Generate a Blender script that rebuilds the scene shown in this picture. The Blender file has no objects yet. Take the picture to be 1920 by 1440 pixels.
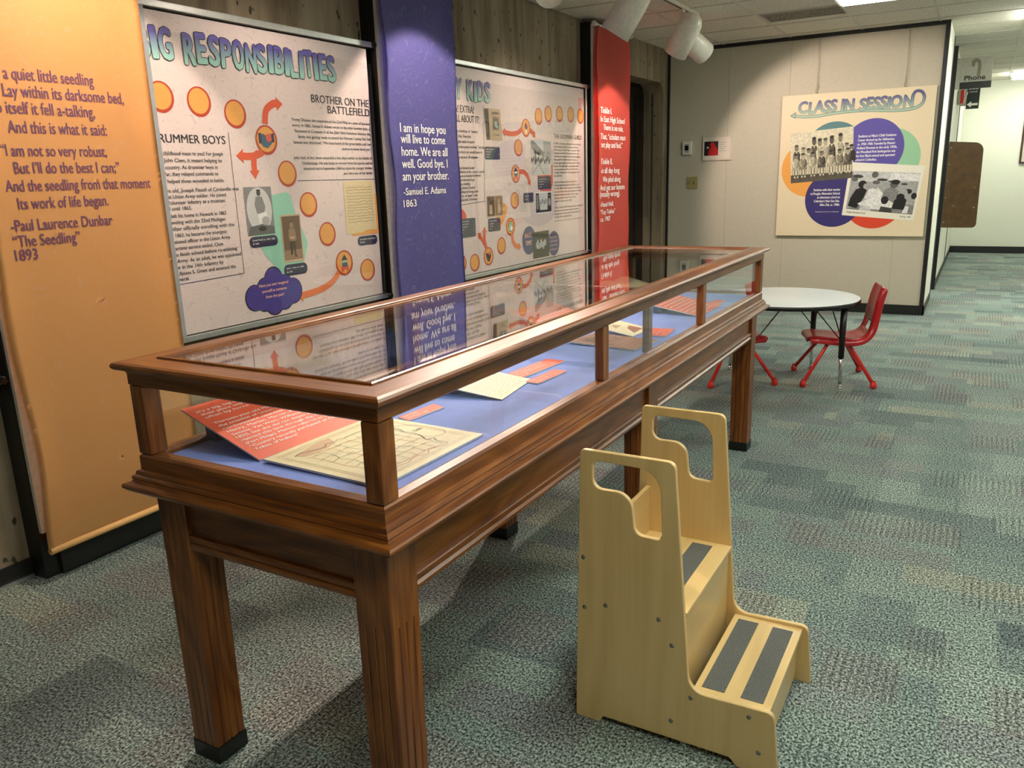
import bpy, bmesh, math, random
from mathutils import Vector, Matrix
random.seed(7)
SC = bpy.context.scene
COL = SC.collection
PI = math.pi

# ------------------------------------------------------------------ camera, world, exposure
def make_camera():
    f, yaw, pitch, roll = 1499.74, -0.5279, -0.2516, -0.0312
    cy, sy, cp, sp = math.cos(yaw), math.sin(yaw), math.cos(pitch), math.sin(pitch)
    F = Vector((sy*cp, cy*cp, sp)); R = Vector((cy, -sy, 0)); U = R.cross(F)
    R2 = math.cos(roll)*R + math.sin(roll)*U
    U2 = -math.sin(roll)*R + math.cos(roll)*U
    m = Matrix((R2, U2, -F)).transposed().to_4x4()
    m.translation = Vector((2.3605, 0.0, 1.5))
    cd = bpy.data.cameras.new('camera'); cam = bpy.data.objects.new('camera', cd)
    COL.objects.link(cam); cam.matrix_world = m
    cd.sensor_width = 36; cd.lens = 36*f/1920; cd.clip_start = 0.02; cd.clip_end = 100
    SC.camera = cam
make_camera()
W = bpy.data.worlds.new('world'); SC.world = W; W.use_nodes = True
W.node_tree.nodes['Background'].inputs[0].default_value = (0.9, 0.95, 1.0, 1)
W.node_tree.nodes['Background'].inputs[1].default_value = 0.15
vs = SC.view_settings
vs.view_transform = 'Standard'; vs.look = 'None'; vs.gamma = 1.0; vs.use_curve_mapping = False
vs.exposure = 0.22
SC.cycles.max_bounces = 10; SC.cycles.diffuse_bounces = 4; SC.cycles.glossy_bounces = 5
SC.cycles.transparent_max_bounces = 24; SC.cycles.caustics_reflective = False; SC.cycles.caustics_refractive = False
SC.cycles.sample_clamp_indirect = 6.0
TROFFER_POWER = 23.0
TROFFER_COLOR = (0.98, 1.0, 0.86)
SPOT_COLOR = (1.0, 0.80, 0.66)
ZC = 2.827          # ceiling height

# ------------------------------------------------------------------ helpers: objects
def new_obj(name, me, mats, parent=None):
    o = bpy.data.objects.new(name, me); COL.objects.link(o)
    for m in (mats if isinstance(mats, (list, tuple)) else [mats]): me.materials.append(m)
    if parent is not None: o.parent = parent
    return o
def thing(name, label, cat, loc=(0, 0, 0), group=None, rz=0.0):
    o = bpy.data.objects.new(name, None); COL.objects.link(o)
    o.location = loc; o.rotation_euler = (0, 0, rz); o.empty_display_size = 0.05
    o['label'] = label; o['category'] = cat
    if group: o['group'] = group
    return o
def tag(o, label=None, cat=None, group=None, kind=None):
    if label: o['label'] = label
    if cat: o['category'] = cat
    if group: o['group'] = group
    if kind: o['kind'] = kind
    return o
def structure(o): o['kind'] = 'structure'; return o

class MB:
    """collects geometry into one bmesh"""
    def __init__(s): s.bm = bmesh.new(); s.mi = 0
    def face(s, pts, mi=None):
        vs_ = [s.bm.verts.new(p) for p in pts]
        f = s.bm.faces.new(vs_); f.material_index = s.mi if mi is None else mi
        return f
    def box(s, x0, x1, y0, y1, z0, z1, bev=0.0, mi=None):
        P = [(x0,y0,z0),(x1,y0,z0),(x1,y1,z0),(x0,y1,z0),(x0,y0,z1),(x1,y0,z1),(x1,y1,z1),(x0,y1,z1)]
        v = [s.bm.verts.new(p) for p in P]
        fs = []
        for q in ((3,2,1,0),(4,5,6,7),(0,1,5,4),(1,2,6,5),(2,3,7,6),(3,0,4,7)):
            f = s.bm.faces.new([v[i] for i in q]); f.material_index = s.mi if mi is None else mi; fs.append(f)
        if bev > 0:
            es = list({e for f in fs for e in f.edges})
            r = bmesh.ops.bevel(s.bm, geom=es, offset=bev, segments=2, profile=0.7, affect='EDGES')
            for f in r['faces']: f.material_index = s.mi if mi is None else mi
        return s
    def prism(s, poly, fn, d0, d1, mi=None):
        """poly: ccw 2d points; fn(a,b,d) -> 3d"""
        a = [s.bm.verts.new(fn(p[0], p[1], d0)) for p in poly]
        b = [s.bm.verts.new(fn(p[0], p[1], d1)) for p in poly]
        m = s.mi if mi is None else mi
        f = s.bm.faces.new(list(reversed(a))); f.material_index = m
        f = s.bm.faces.new(b); f.material_index = m
        n = len(poly)
        for i in range(n):
            f = s.bm.faces.new((a[i], a[(i+1) % n], b[(i+1) % n], b[i])); f.material_index = m
        return s
    def ring(s, prof, x0, x1, y0, y1, mi=None):
        """closed profile [(out,z)] swept round the rectangle with mitred corners"""
        loops = []
        for cx, cy, sx, sy in ((x0,y0,-1,-1),(x1,y0,1,-1),(x1,y1,1,1),(x0,y1,-1,1)):
            loops.append([s.bm.verts.new((cx+sx*o, cy+sy*o, z)) for o, z in prof])
        n = len(prof)
        for k in range(4):
            A, B = loops[k], loops[(k+1) % 4]
            for i in range(n):
                f = s.bm.faces.new((A[i], A[(i+1) % n], B[(i+1) % n], B[i])); f.material_index = s.mi if mi is None else mi
        return s
    def tube(s, pts, r, seg=10, mi=None, cap=True):
        pts = [Vector(p) for p in pts]
        rs = r if isinstance(r, (list, tuple)) else [r]*len(pts)
        rings = []; prev = None
        for i, p in enumerate(pts):
            if i == 0: d = pts[1]-pts[0]
            elif i == len(pts)-1: d = pts[-1]-pts[-2]
            else: d = (pts[i+1]-pts[i]).normalized()+(pts[i]-pts[i-1]).normalized()
            d.normalize()
            if prev is None:
                t = Vector((0,0,1)) if abs(d.z) < .9 else Vector((1,0,0))
                a = d.cross(t).normalized()
            else:
                a = (prev - d*prev.dot(d)).normalized()
            prev = a; b = d.cross(a)
            rings.append([s.bm.verts.new(p+rs[i]*(math.cos(2*PI*k/seg)*a+math.sin(2*PI*k/seg)*b)) for k in range(seg)])
        m = s.mi if mi is None else mi
        for A, B in zip(rings, rings[1:]):
            for k in range(seg):
                f = s.bm.faces.new((A[k], A[(k+1) % seg], B[(k+1) % seg], B[k])); f.material_index = m; f.smooth = True
        if cap:
            f = s.bm.faces.new(list(reversed(rings[0]))); f.material_index = m
            f = s.bm.faces.new(rings[-1]); f.material_index = m
        return s
    def lathe(s, prof, mat4=Matrix(), seg=24, mi=None, smooth=True):
        """prof [(r,z)] about local z"""
        rings = []
        for r, z in prof:
            if r < 1e-6: rings.append([s.bm.verts.new(mat4 @ Vector((0,0,z)))])
            else: rings.append([s.bm.verts.new(mat4 @ Vector((r*math.cos(2*PI*k/seg), r*math.sin(2*PI*k/seg), z))) for k in range(seg)])
        m = s.mi if mi is None else mi
        for A, B in zip(rings, rings[1:]):
            for k in range(seg):
                k2 = (k+1) % seg
                if len(A) == 1 and len(B) == 1: continue
                if len(A) == 1: q = (A[0], B[k2], B[k])
                elif len(B) == 1: q = (A[k], A[k2], B[0])
                else: q = (A[k], A[k2], B[k2], B[k])
                f = s.bm.faces.new(q); f.material_index = m; f.smooth = smooth
        return s
    def sphere(s, c, r, mi=None, seg=14):
        prof = [(r*math.sin(PI*i/8), -r*math.cos(PI*i/8)) for i in range(9)]
        prof[0] = (0, -r); prof[-1] = (0, r)
        return s.lathe(prof, Matrix.Translation(c), seg, mi)
    def build(s, name, mats, parent=None, recalc=True, inv=None):
        if recalc: bmesh.ops.recalc_face_normals(s.bm, faces=s.bm.faces)
        if inv is not None: bmesh.ops.transform(s.bm, matrix=inv, verts=s.bm.verts)
        me = bpy.data.meshes.new(name); s.bm.to_mesh(me); s.bm.free()
        return new_obj(name, me, mats, parent)

def curve_plate(splines, thick, bev, m4):
    """2d outlines (outer + holes) -> rounded plate mesh; local xy plane centred on z=0"""
    cu = bpy.data.curves.new('plate', 'CURVE'); cu.dimensions = '2D'; cu.fill_mode = 'BOTH'
    cu.extrude = thick/2-bev; cu.bevel_depth = bev; cu.bevel_resolution = 2; cu.offset = -bev
    for pts in splines:
        sp = cu.splines.new('POLY'); sp.points.add(len(pts)-1); sp.use_cyclic_u = True
        for p, q in zip(sp.points, pts): p.co = (q[0], q[1], 0, 1)
    o = bpy.data.objects.new('plate', cu); COL.objects.link(o)
    dg = bpy.context.evaluated_depsgraph_get()
    me = bpy.data.meshes.new_from_object(o.evaluated_get(dg))
    bpy.data.objects.remove(o); bpy.data.curves.remove(cu)
    me.transform(m4)
    me.materials.clear()
    return me

def round_poly(pts, n=6):
    """pts: [(x,y,r)] -> polygon with rounded corners"""
    out = []; N = len(pts)
    for i, (x, y, r) in enumerate(pts):
        p = Vector((x, y))
        if r <= 0: out.append((x, y)); continue
        a = Vector(pts[i-1][:2])-p; b = Vector(pts[(i+1) % N][:2])-p
        la, lb = a.length, b.length; a.normalize(); b.normalize()
        ang = a.angle(b); d = min(r/math.tan(ang/2), la*.49, lb*.49); rr = d*math.tan(ang/2)
        c = p+(a+b).normalized()*(rr/math.sin(ang/2))
        s0 = p+a*d-c; s1 = p+b*d-c
        t0 = math.atan2(s0.y, s0.x); t1 = math.atan2(s1.y, s1.x)
        dt = (t1-t0+PI) % (2*PI)-PI
        for k in range(n+1):
            t = t0+dt*k/n; out.append((c.x+rr*math.cos(t), c.y+rr*math.sin(t)))
    return out

# ------------------------------------------------------------------ helpers: materials
def nd(nt, typ, **kw):
    n = nt.nodes.new(typ)
    for k, v in kw.items():
        if k.startswith('i_'): n.inputs[k[2:].replace('_', ' ')].default_value = v
        else: setattr(n, k, v)
    return n
def base(name):
    m = bpy.data.materials.new(name); m.use_nodes = True
    return m, m.node_tree, m.node_tree.nodes['Principled BSDF']
def ramp(nt, stops, interp='LINEAR'):
    n = nt.nodes.new('ShaderNodeValToRGB'); n.color_ramp.interpolation = interp
    e = n.color_ramp.elements
    e[0].position, e[0].color = stops[0][0], (*stops[0][1], 1)
    e[1].position, e[1].color = stops[-1][0], (*stops[-1][1], 1)
    for p, c in stops[1:-1]:
        x = e.new(p); x.color = (*c, 1)
    return n
def sr(r, g, b):
    f = lambda c: ((c/255+.055)/1.055)**2.4 if c > 10 else c/255/12.92
    return (f(r), f(g), f(b))
_plain = {}
def plain(name, col, rough=.5, metal=0.0, spec=.5, coat=0.0, var=0.06, scale=40):
    """slightly mottled paint / plastic / print"""
    if name in _plain: return _plain[name]
    m, nt, b = base(name)
    tc = nd(nt, 'ShaderNodeTexCoord'); n = nd(nt, 'ShaderNodeTexNoise', i_Scale=scale, i_Detail=3.0)
    nt.links.new(tc.outputs['Object'], n.inputs['Vector'])
    lo = tuple(c*(1-var) for c in col); hi = tuple(min(1, c*(1+var)) for c in col)
    r = ramp(nt, [(.35, lo), (.65, hi)]); nt.links.new(n.outputs['Fac'], r.inputs['Fac'])
    nt.links.new(r.outputs['Color'], b.inputs['Base Color'])
    b.inputs['Roughness'].default_value = rough; b.inputs['Metallic'].default_value = metal
    b.inputs['Specular IOR Level'].default_value = spec; b.inputs['Coat Weight'].default_value = coat
    b.inputs['Coat Roughness'].default_value = .12
    _plain[name] = m; return m
def wood(name, dark, mid, light, axis, rough=.38, coat=.5, coat_rough=.14, freq=1.0, figure=.5):
    """grain runs along axis 0/1/2"""
    m, nt, b = base(name)
    tc = nd(nt, 'ShaderNodeTexCoord'); mp = nd(nt, 'ShaderNodeMapping')
    sc = [22*freq]*3; sc[axis] = 1.3*freq; mp.inputs['Scale'].default_value = sc
    nt.links.new(tc.outputs['Object'], mp.inputs['Vector'])
    n1 = nd(nt, 'ShaderNodeTexNoise', i_Scale=1.0, i_Detail=4.0, i_Roughness=.6, i_Distortion=.6)
    nt.links.new(mp.outputs[0], n1.inputs['Vector'])
    mp2 = nd(nt, 'ShaderNodeMapping'); sc2 = [160*freq]*3; sc2[axis] = 5*freq; mp2.inputs['Scale'].default_value = sc2
    nt.links.new(tc.outputs['Object'], mp2.inputs['Vector'])
    n2 = nd(nt, 'ShaderNodeTexNoise', i_Scale=1.0, i_Detail=2.0)
    nt.links.new(mp2.outputs[0], n2.inputs['Vector'])
    # cathedral figure: rings of a stretched low noise
    mp3 = nd(nt, 'ShaderNodeMapping'); sc3 = [5*freq]*3; sc3[axis] = .9*freq; mp3.inputs['Scale'].default_value = sc3
    nt.links.new(tc.outputs['Object'], mp3.inputs['Vector'])
    n3 = nd(nt, 'ShaderNodeTexNoise', i_Scale=1.0, i_Detail=1.5)
    nt.links.new(mp3.outputs[0], n3.inputs['Vector'])
    mu = nd(nt, 'ShaderNodeMath', operation='MULTIPLY'); mu.inputs[1].default_value = 26
    nt.links.new(n3.outputs['Fac'], mu.inputs[0])
    fr = nd(nt, 'ShaderNodeMath', operation='PINGPONG'); fr.inputs[1].default_value = 1.0
    nt.links.new(mu.outputs[0], fr.inputs[0])
    a = nd(nt, 'ShaderNodeMix', data_type='FLOAT'); a.inputs['Factor'].default_value = figure*.6
    nt.links.new(n1.outputs['Fac'], a.inputs[2]); nt.links.new(fr.outputs[0], a.inputs[3])
    c = nd(nt, 'ShaderNodeMix', data_type='FLOAT'); c.inputs['Factor'].default_value = .35
    nt.links.new(a.outputs[0], c.inputs[2]); nt.links.new(n2.outputs['Fac'], c.inputs[3])
    r = ramp(nt, [(.28, dark), (.5, mid), (.72, light)]); nt.links.new(c.outputs[0], r.inputs['Fac'])
    nt.links.new(r.outputs['Color'], b.inputs['Base Color'])
    b.inputs['Roughness'].default_value = rough; b.inputs['Coat Weight'].default_value = coat
    b.inputs['Coat Roughness'].default_value = coat_rough
    bp = nd(nt, 'ShaderNodeBump', i_Strength=.12, i_Distance=.001); nt.links.new(n2.outputs['Fac'], bp.inputs['Height'])
    nt.links.new(bp.outputs[0], b.inputs['Normal'])
    return m
OAK = [wood('oak_%s' % 'xyz'[a], (.062, .0145, .0024), (.190, .054, .0075), (.34, .122, .022), a, rough=.36, coat=.3, coat_rough=.24, freq=1.25, figure=.35) for a in range(3)]
MAPLE = [wood('maple_%s' % 'xyz'[a], (.63, .43, .175), (.71, .50, .215), (.75, .54, .25), a, rough=.35, coat=.35, coat_rough=.2, freq=.45, figure=.5) for a in range(3)]
BLACK = plain('black_vinyl', (.010, .010, .010), .45)
BLACKP = plain('black_paint', (.006, .006, .006), .35)
CHROME = plain('chrome', (.75, .75, .75), .12, 1.0, var=.02)
ALU = plain('brushed_aluminium', (.62, .63, .62), .32, .85, var=.05)
WHITEP = plain('white_paint', (.78, .77, .73), .4)

def glass_mat(name, tint=(.985, .992, .988), boost=1.0):
    m = bpy.data.materials.new(name); m.use_nodes = True; nt = m.node_tree; nt.nodes.clear()
    out = nd(nt, 'ShaderNodeOutputMaterial'); mix = nd(nt, 'ShaderNodeMixShader')
    tr = nd(nt, 'ShaderNodeBsdfTransparent'); tr.inputs[0].default_value = (*tint, 1)
    gl = nd(nt, 'ShaderNodeBsdfGlossy'); gl.inputs['Roughness'].default_value = 0.0; gl.inputs[0].default_value = (1, 1, 1, 1)
    ge = nd(nt, 'ShaderNodeNewGeometry')
    io = nd(nt, 'ShaderNodeMix', data_type='FLOAT'); io.inputs[2].default_value = 1.5; io.inputs[3].default_value = 1/1.5
    nt.links.new(ge.outputs['Backfacing'], io.inputs['Factor'])
    fr = nd(nt, 'ShaderNodeFresnel'); nt.links.new(io.outputs[0], fr.inputs['IOR'])
    mu = nd(nt, 'ShaderNodeMath', operation='MULTIPLY'); mu.inputs[1].default_value = boost
    nt.links.new(fr.outputs[0], mu.inputs[0])
    nt.links.new(mu.outputs[0], mix.inputs[0]); nt.links.new(tr.outputs[0], mix.inputs[1]); nt.links.new(gl.outputs[0], mix.inputs[2])
    nt.links.new(mix.outputs[0], out.inputs['Surface'])
    return m
GLASS = glass_mat('clear_glass')
ACRYLIC = glass_mat('clear_acrylic', (.985, .985, .98), .7)

def carpet_mat():
    m, nt, b = base('carpet_tiles')
    L = nt.links.new
    tc = nd(nt, 'ShaderNodeTexCoord')
    def brick(w, h, off, sx, sy):
        mp = nd(nt, 'ShaderNodeMapping'); mp.inputs['Location'].default_value = (sx, sy, 0)
        L(tc.outputs['Object'], mp.inputs['Vector'])
        br = nd(nt, 'ShaderNodeTexBrick', offset=off, squash=.6, squash_frequency=3)
        br.inputs['Scale'].default_value = 1; br.inputs['Brick Width'].default_value = w; br.inputs['Row Height'].default_value = h
        br.inputs['Mortar Size'].default_value = 0; br.inputs['Color1'].default_value = (0, 0, 0, 1); br.inputs['Color2'].default_value = (1, 1, 1, 1)
        L(mp.outputs[0], br.inputs['Vector']); return br
    b1 = brick(.42, .155, .37, .13, .05); b2 = brick(.70, .31, .5, .4, .2); b3 = brick(.23, .235, .43, .7, .33)
    ad = nd(nt, 'ShaderNodeMath', operation='ADD'); L(b1.outputs[0], ad.inputs[0]); L(b2.outputs[0], ad.inputs[1])
    ad2 = nd(nt, 'ShaderNodeMath', operation='MULTIPLY'); ad2.inputs[1].default_value = .5; L(ad.outputs[0], ad2.inputs[0])
    r = ramp(nt, [(0, (.17, .215, .225)), (.2, (.235, .285, .285)), (.4, (.29, .365, .35)), (.56, (.36, .44, .40)), (.72, (.30, .33, .34)), (.86, (.43, .46, .39)), (1, (.46, .53, .47))])
    L(ad2.outputs[0], r.inputs['Fac'])
    # a few mauve / khaki blocks
    r3 = ramp(nt, [(0, (0, 0, 0)), (.80, (0, 0, 0)), (.83, (1, 1, 1)), (1, (1, 1, 1))]); L(b3.outputs[0], r3.inputs['Fac'])
    mk = nd(nt, 'ShaderNodeMix', data_type='RGBA'); mk.inputs[7].default_value = (.33, .29, .29, 1)
    sc = nd(nt, 'ShaderNodeMath', operation='MULTIPLY'); sc.inputs[1].default_value = .38; L(r3.outputs[0], sc.inputs[0])
    L(sc.outputs[0], mk.inputs['Factor']); L(r.outputs[0], mk.inputs[6])
    # loop pile speckle
    mp = nd(nt, 'ShaderNodeMapping'); mp.inputs['Scale'].default_value = (1, .75, 1); L(tc.outputs['Object'], mp.inputs['Vector'])
    n = nd(nt, 'ShaderNodeTexNoise', i_Scale=150.0, i_Detail=2.0, i_Roughness=.7); L(mp.outputs[0], n.inputs['Vector'])
    rs = ramp(nt, [(.37, (.07, .08, .08)), (.5, (.56, .585, .58)), (.63, (1.45, 1.48, 1.43))]); L(n.outputs['Fac'], rs.inputs['Fac'])
    # ribbed blocks
    wv = nd(nt, 'ShaderNodeTexWave', bands_direction='X', i_Scale=13.0, i_Distortion=2.0); wv.inputs['Detail Scale'].default_value = 20
    L(tc.outputs['Object'], wv.inputs['Vector'])
    rw = ramp(nt, [(0, (.70, .70, .70)), (.6, (1.06, 1.06, 1.06)), (1, (1.1, 1.1, 1.1))]); L(wv.outputs['Fac'], rw.inputs['Fac'])
    rm = ramp(nt, [(0, (0, 0, 0)), (.70, (0, 0, 0)), (.72, (1, 1, 1)), (1, (1, 1, 1))]); L(b3.outputs[0], rm.inputs['Fac'])
    rib = nd(nt, 'ShaderNodeMix', data_type='RGBA'); rib.inputs[6].default_value = (1, 1, 1, 1)
    L(rm.outputs[0], rib.inputs['Factor']); L(rw.outputs[0], rib.inputs[7])
    m1 = nd(nt, 'ShaderNodeMix', data_type='RGBA', blend_type='MULTIPLY'); m1.inputs['Factor'].default_value = 1
    L(mk.outputs[2], m1.inputs[6]); L(rs.outputs[0], m1.inputs[7])
    m2 = nd(nt, 'ShaderNodeMix', data_type='RGBA', blend_type='MULTIPLY'); m2.inputs['Factor'].default_value = 1
    L(m1.outputs[2], m2.inputs[6]); L(rib.outputs[2], m2.inputs[7])
    L(m2.outputs[2], b.inputs['Base Color'])
    b.inputs['Roughness'].default_value = .95; b.inputs['Specular IOR Level'].default_value = .15
    bp = nd(nt, 'ShaderNodeBump', i_Strength=.5, i_Distance=.004); L(n.outputs['Fac'], bp.inputs['Height']); L(bp.outputs[0], b.inputs['Normal'])
    return m
def concrete_mat():
    m, nt, b = base('board_formed_concrete'); L = nt.links.new
    tc = nd(nt, 'ShaderNodeTexCoord'); mp = nd(nt, 'ShaderNodeMapping'); mp.inputs['Scale'].default_value = (6, 6, .7)
    L(tc.outputs['Object'], mp.inputs['Vector'])
    n = nd(nt, 'ShaderNodeTexNoise', i_Scale=1.0, i_Detail=5.0, i_Roughness=.65); L(mp.outputs[0], n.inputs['Vector'])
    r = ramp(nt, [(.3, (.12, .09, .055)), (.5, (.24, .19, .125)), (.7, (.34, .285, .20))]); L(n.outputs['Fac'], r.inputs['Fac'])
    v = nd(nt, 'ShaderNodeTexNoise', i_Scale=26.0, i_Detail=1.0); mp2 = nd(nt, 'ShaderNodeMapping'); mp2.inputs['Scale'].default_value = (1, 1, .55)
    L(tc.outputs['Object'], mp2.inputs['Vector']); L(mp2.outputs[0], v.inputs['Vector'])
    rv = ramp(nt, [(0, (.12, .12, .12)), (.27, (.2, .2, .2)), (.31, (1, 1, 1)), (1, (1, 1, 1))]); L(v.outputs['Fac'], rv.inputs['Fac'])
    w = nd(nt, 'ShaderNodeTexWave', bands_direction='Y', i_Scale=.55, i_Distortion=3.0); L(tc.outputs['Object'], w.inputs['Vector'])
    rw = ramp(nt, [(0, (.7, .7, .7)), (.03, (1, 1, 1)), (1, (1, 1, 1))]); L(w.outputs['Fac'], rw.inputs['Fac'])
    a = nd(nt, 'ShaderNodeMix', data_type='RGBA', blend_type='MULTIPLY'); a.inputs['Factor'].default_value = 1
    c = nd(nt, 'ShaderNodeMix', data_type='RGBA', blend_type='MULTIPLY'); c.inputs['Factor'].default_value = 1
    L(r.outputs[0], a.inputs[6]); L(rv.outputs[0], a.inputs[7]); L(a.outputs[2], c.inputs[6]); L(rw.outputs[0], c.inputs[7])
    L(c.outputs[2], b.inputs['Base Color']); b.inputs['Roughness'].default_value = .85
    bp = nd(nt, 'ShaderNodeBump', i_Strength=.4, i_Distance=.01); L(n.outputs['Fac'], bp.inputs['Height']); L(bp.outputs[0], b.inputs['Normal'])
    return m
def ceiling_mat():
    m, nt, b = base('mineral_fibre_tiles'); L = nt.links.new
    tc = nd(nt, 'ShaderNodeTexCoord')
    n = nd(nt, 'ShaderNodeTexNoise', i_Scale=70.0, i_Detail=4.0, i_Roughness=.8); L(tc.outputs['Object'], n.inputs['Vector'])
    r = ramp(nt, [(.34, (.36, .33, .28)), (.5, (.76, .72, .63)), (.7, (.86, .83, .74))]); L(n.outputs['Fac'], r.inputs['Fac'])
    L(r.outputs[0], b.inputs['Base Color']); b.inputs['Roughness'].default_value = .95
    bp = nd(nt, 'ShaderNodeBump', i_Strength=.4, i_Distance=.004); L(n.outputs['Fac'], bp.inputs['Height']); L(bp.outputs[0], b.inputs['Normal'])
    return m
def fabric_mat(name, col, doodle):
    """satin banner cloth with faint pale line pattern"""
    m, nt, b = base(name); L = nt.links.new
    tc = nd(nt, 'ShaderNodeTexCoord')
    n = nd(nt, 'ShaderNodeTexNoise', i_Scale=7.0, i_Detail=1.2, i_Distortion=1.2); L(tc.outputs['Object'], n.inputs['Vector'])
    mu = nd(nt, 'ShaderNodeMath', operation='MULTIPLY'); mu.inputs[1].default_value = 7; L(n.outputs['Fac'], mu.inputs[0])
    pp = nd(nt, 'ShaderNodeMath', operation='PINGPONG'); pp.inputs[1].default_value = .5; L(mu.outputs[0], pp.inputs[0])
    r = ramp(nt, [(0, (1, 1, 1)), (.035, (.8, .8, .8)), (.06, (0, 0, 0)), (1, (0, 0, 0))]); L(pp.outputs[0], r.inputs['Fac'])
    sc = nd(nt, 'ShaderNodeMath', operation='MULTIPLY'); sc.inputs[1].default_value = doodle; L(r.outputs[0], sc.inputs[0])
    mx = nd(nt, 'ShaderNodeMix', data_type='RGBA'); mx.inputs[6].default_value = (*col, 1); mx.inputs[7].default_value = (.85, .8, .75, 1)
    L(sc.outputs[0], mx.inputs['Factor']); L(mx.outputs[2], b.inputs['Base Color'])
    b.inputs['Roughness'].default_value = .6; b.inputs['Sheen Weight'].default_value = .15
    w = nd(nt, 'ShaderNodeTexNoise', i_Scale=900.0); L(tc.outputs['Object'], w.inputs['Vector'])
    bp = nd(nt, 'ShaderNodeBump', i_Strength=.08, i_Distance=.001); L(w.outputs['Fac'], bp.inputs['Height']); L(bp.outputs[0], b.inputs['Normal'])
    return m
def gradient_mat(name, z0, z1, bottom, top):
    """printed two-tone lettering: colour blend is part of the print"""
    m, nt, b = base(name); L = nt.links.new
    tc = nd(nt, 'ShaderNodeTexCoord'); sp = nd(nt, 'ShaderNodeSeparateXYZ'); L(tc.outputs['Object'], sp.inputs[0])
    mr = nd(nt, 'ShaderNodeMapRange'); mr.inputs['From Min'].default_value = z0; mr.inputs['From Max'].default_value = z1
    L(sp.outputs[2], mr.inputs['Value'])
    r = ramp(nt, [(0.1, bottom), (.9, top)]); L(mr.outputs[0], r.inputs['Fac']); L(r.outputs[0], b.inputs['Base Color'])
    b.inputs['Roughness'].default_value = .45
    return m
def emit_mat(name, col, s):
    m = bpy.data.materials.new(name); m.use_nodes = True; nt = m.node_tree; nt.nodes.clear()
    e = nd(nt, 'ShaderNodeEmission'); e.inputs[0].default_value = (*col, 1); e.inputs[1].default_value = s
    o = nd(nt, 'ShaderNodeOutputMaterial'); nt.links.new(e.outputs[0], o.inputs[0]); return m
def pr(name, r, g, b, rough=.5): return plain('print_'+name, sr(r, g, b), rough, var=.03, scale=90)
GREY = [pr('grey_%d' % i, v, v, v) for i, v in enumerate((22, 58, 96, 134, 172, 208, 236))]

# ------------------------------------------------------------------ helpers: lettering and flat print
_fc = bpy.data.curves.new('type', 'FONT')
_fo = bpy.data.objects.new('type', _fc); COL.objects.link(_fo)
_fc.fill_mode = 'FRONT'; _fc.resolution_u = 3
def _glyphs(text, bold=0.0, shear=0.0):
    _fc.body = text; _fc.size = 1.0; _fc.offset = bold; _fc.shear = shear
    dg = bpy.context.evaluated_depsgraph_get(); dg.update()
    me = bpy.data.meshes.new_from_object(_fo.evaluated_get(dg))
    vs_ = [(v.co.x, v.co.y) for v in me.vertices]; fs = [tuple(p.vertices) for p in me.polygons]
    bpy.data.meshes.remove(me); return vs_, fs
CAP = max(v[1] for v in _glyphs('H')[0])
XF_WALL = lambda x: (lambda u, v, w: (x+w, u, v))        # faces +x, reads along +y
XF_FAR = lambda y: (lambda u, v, w: (u, y-w, v))         # faces -y, reads along +x
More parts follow.
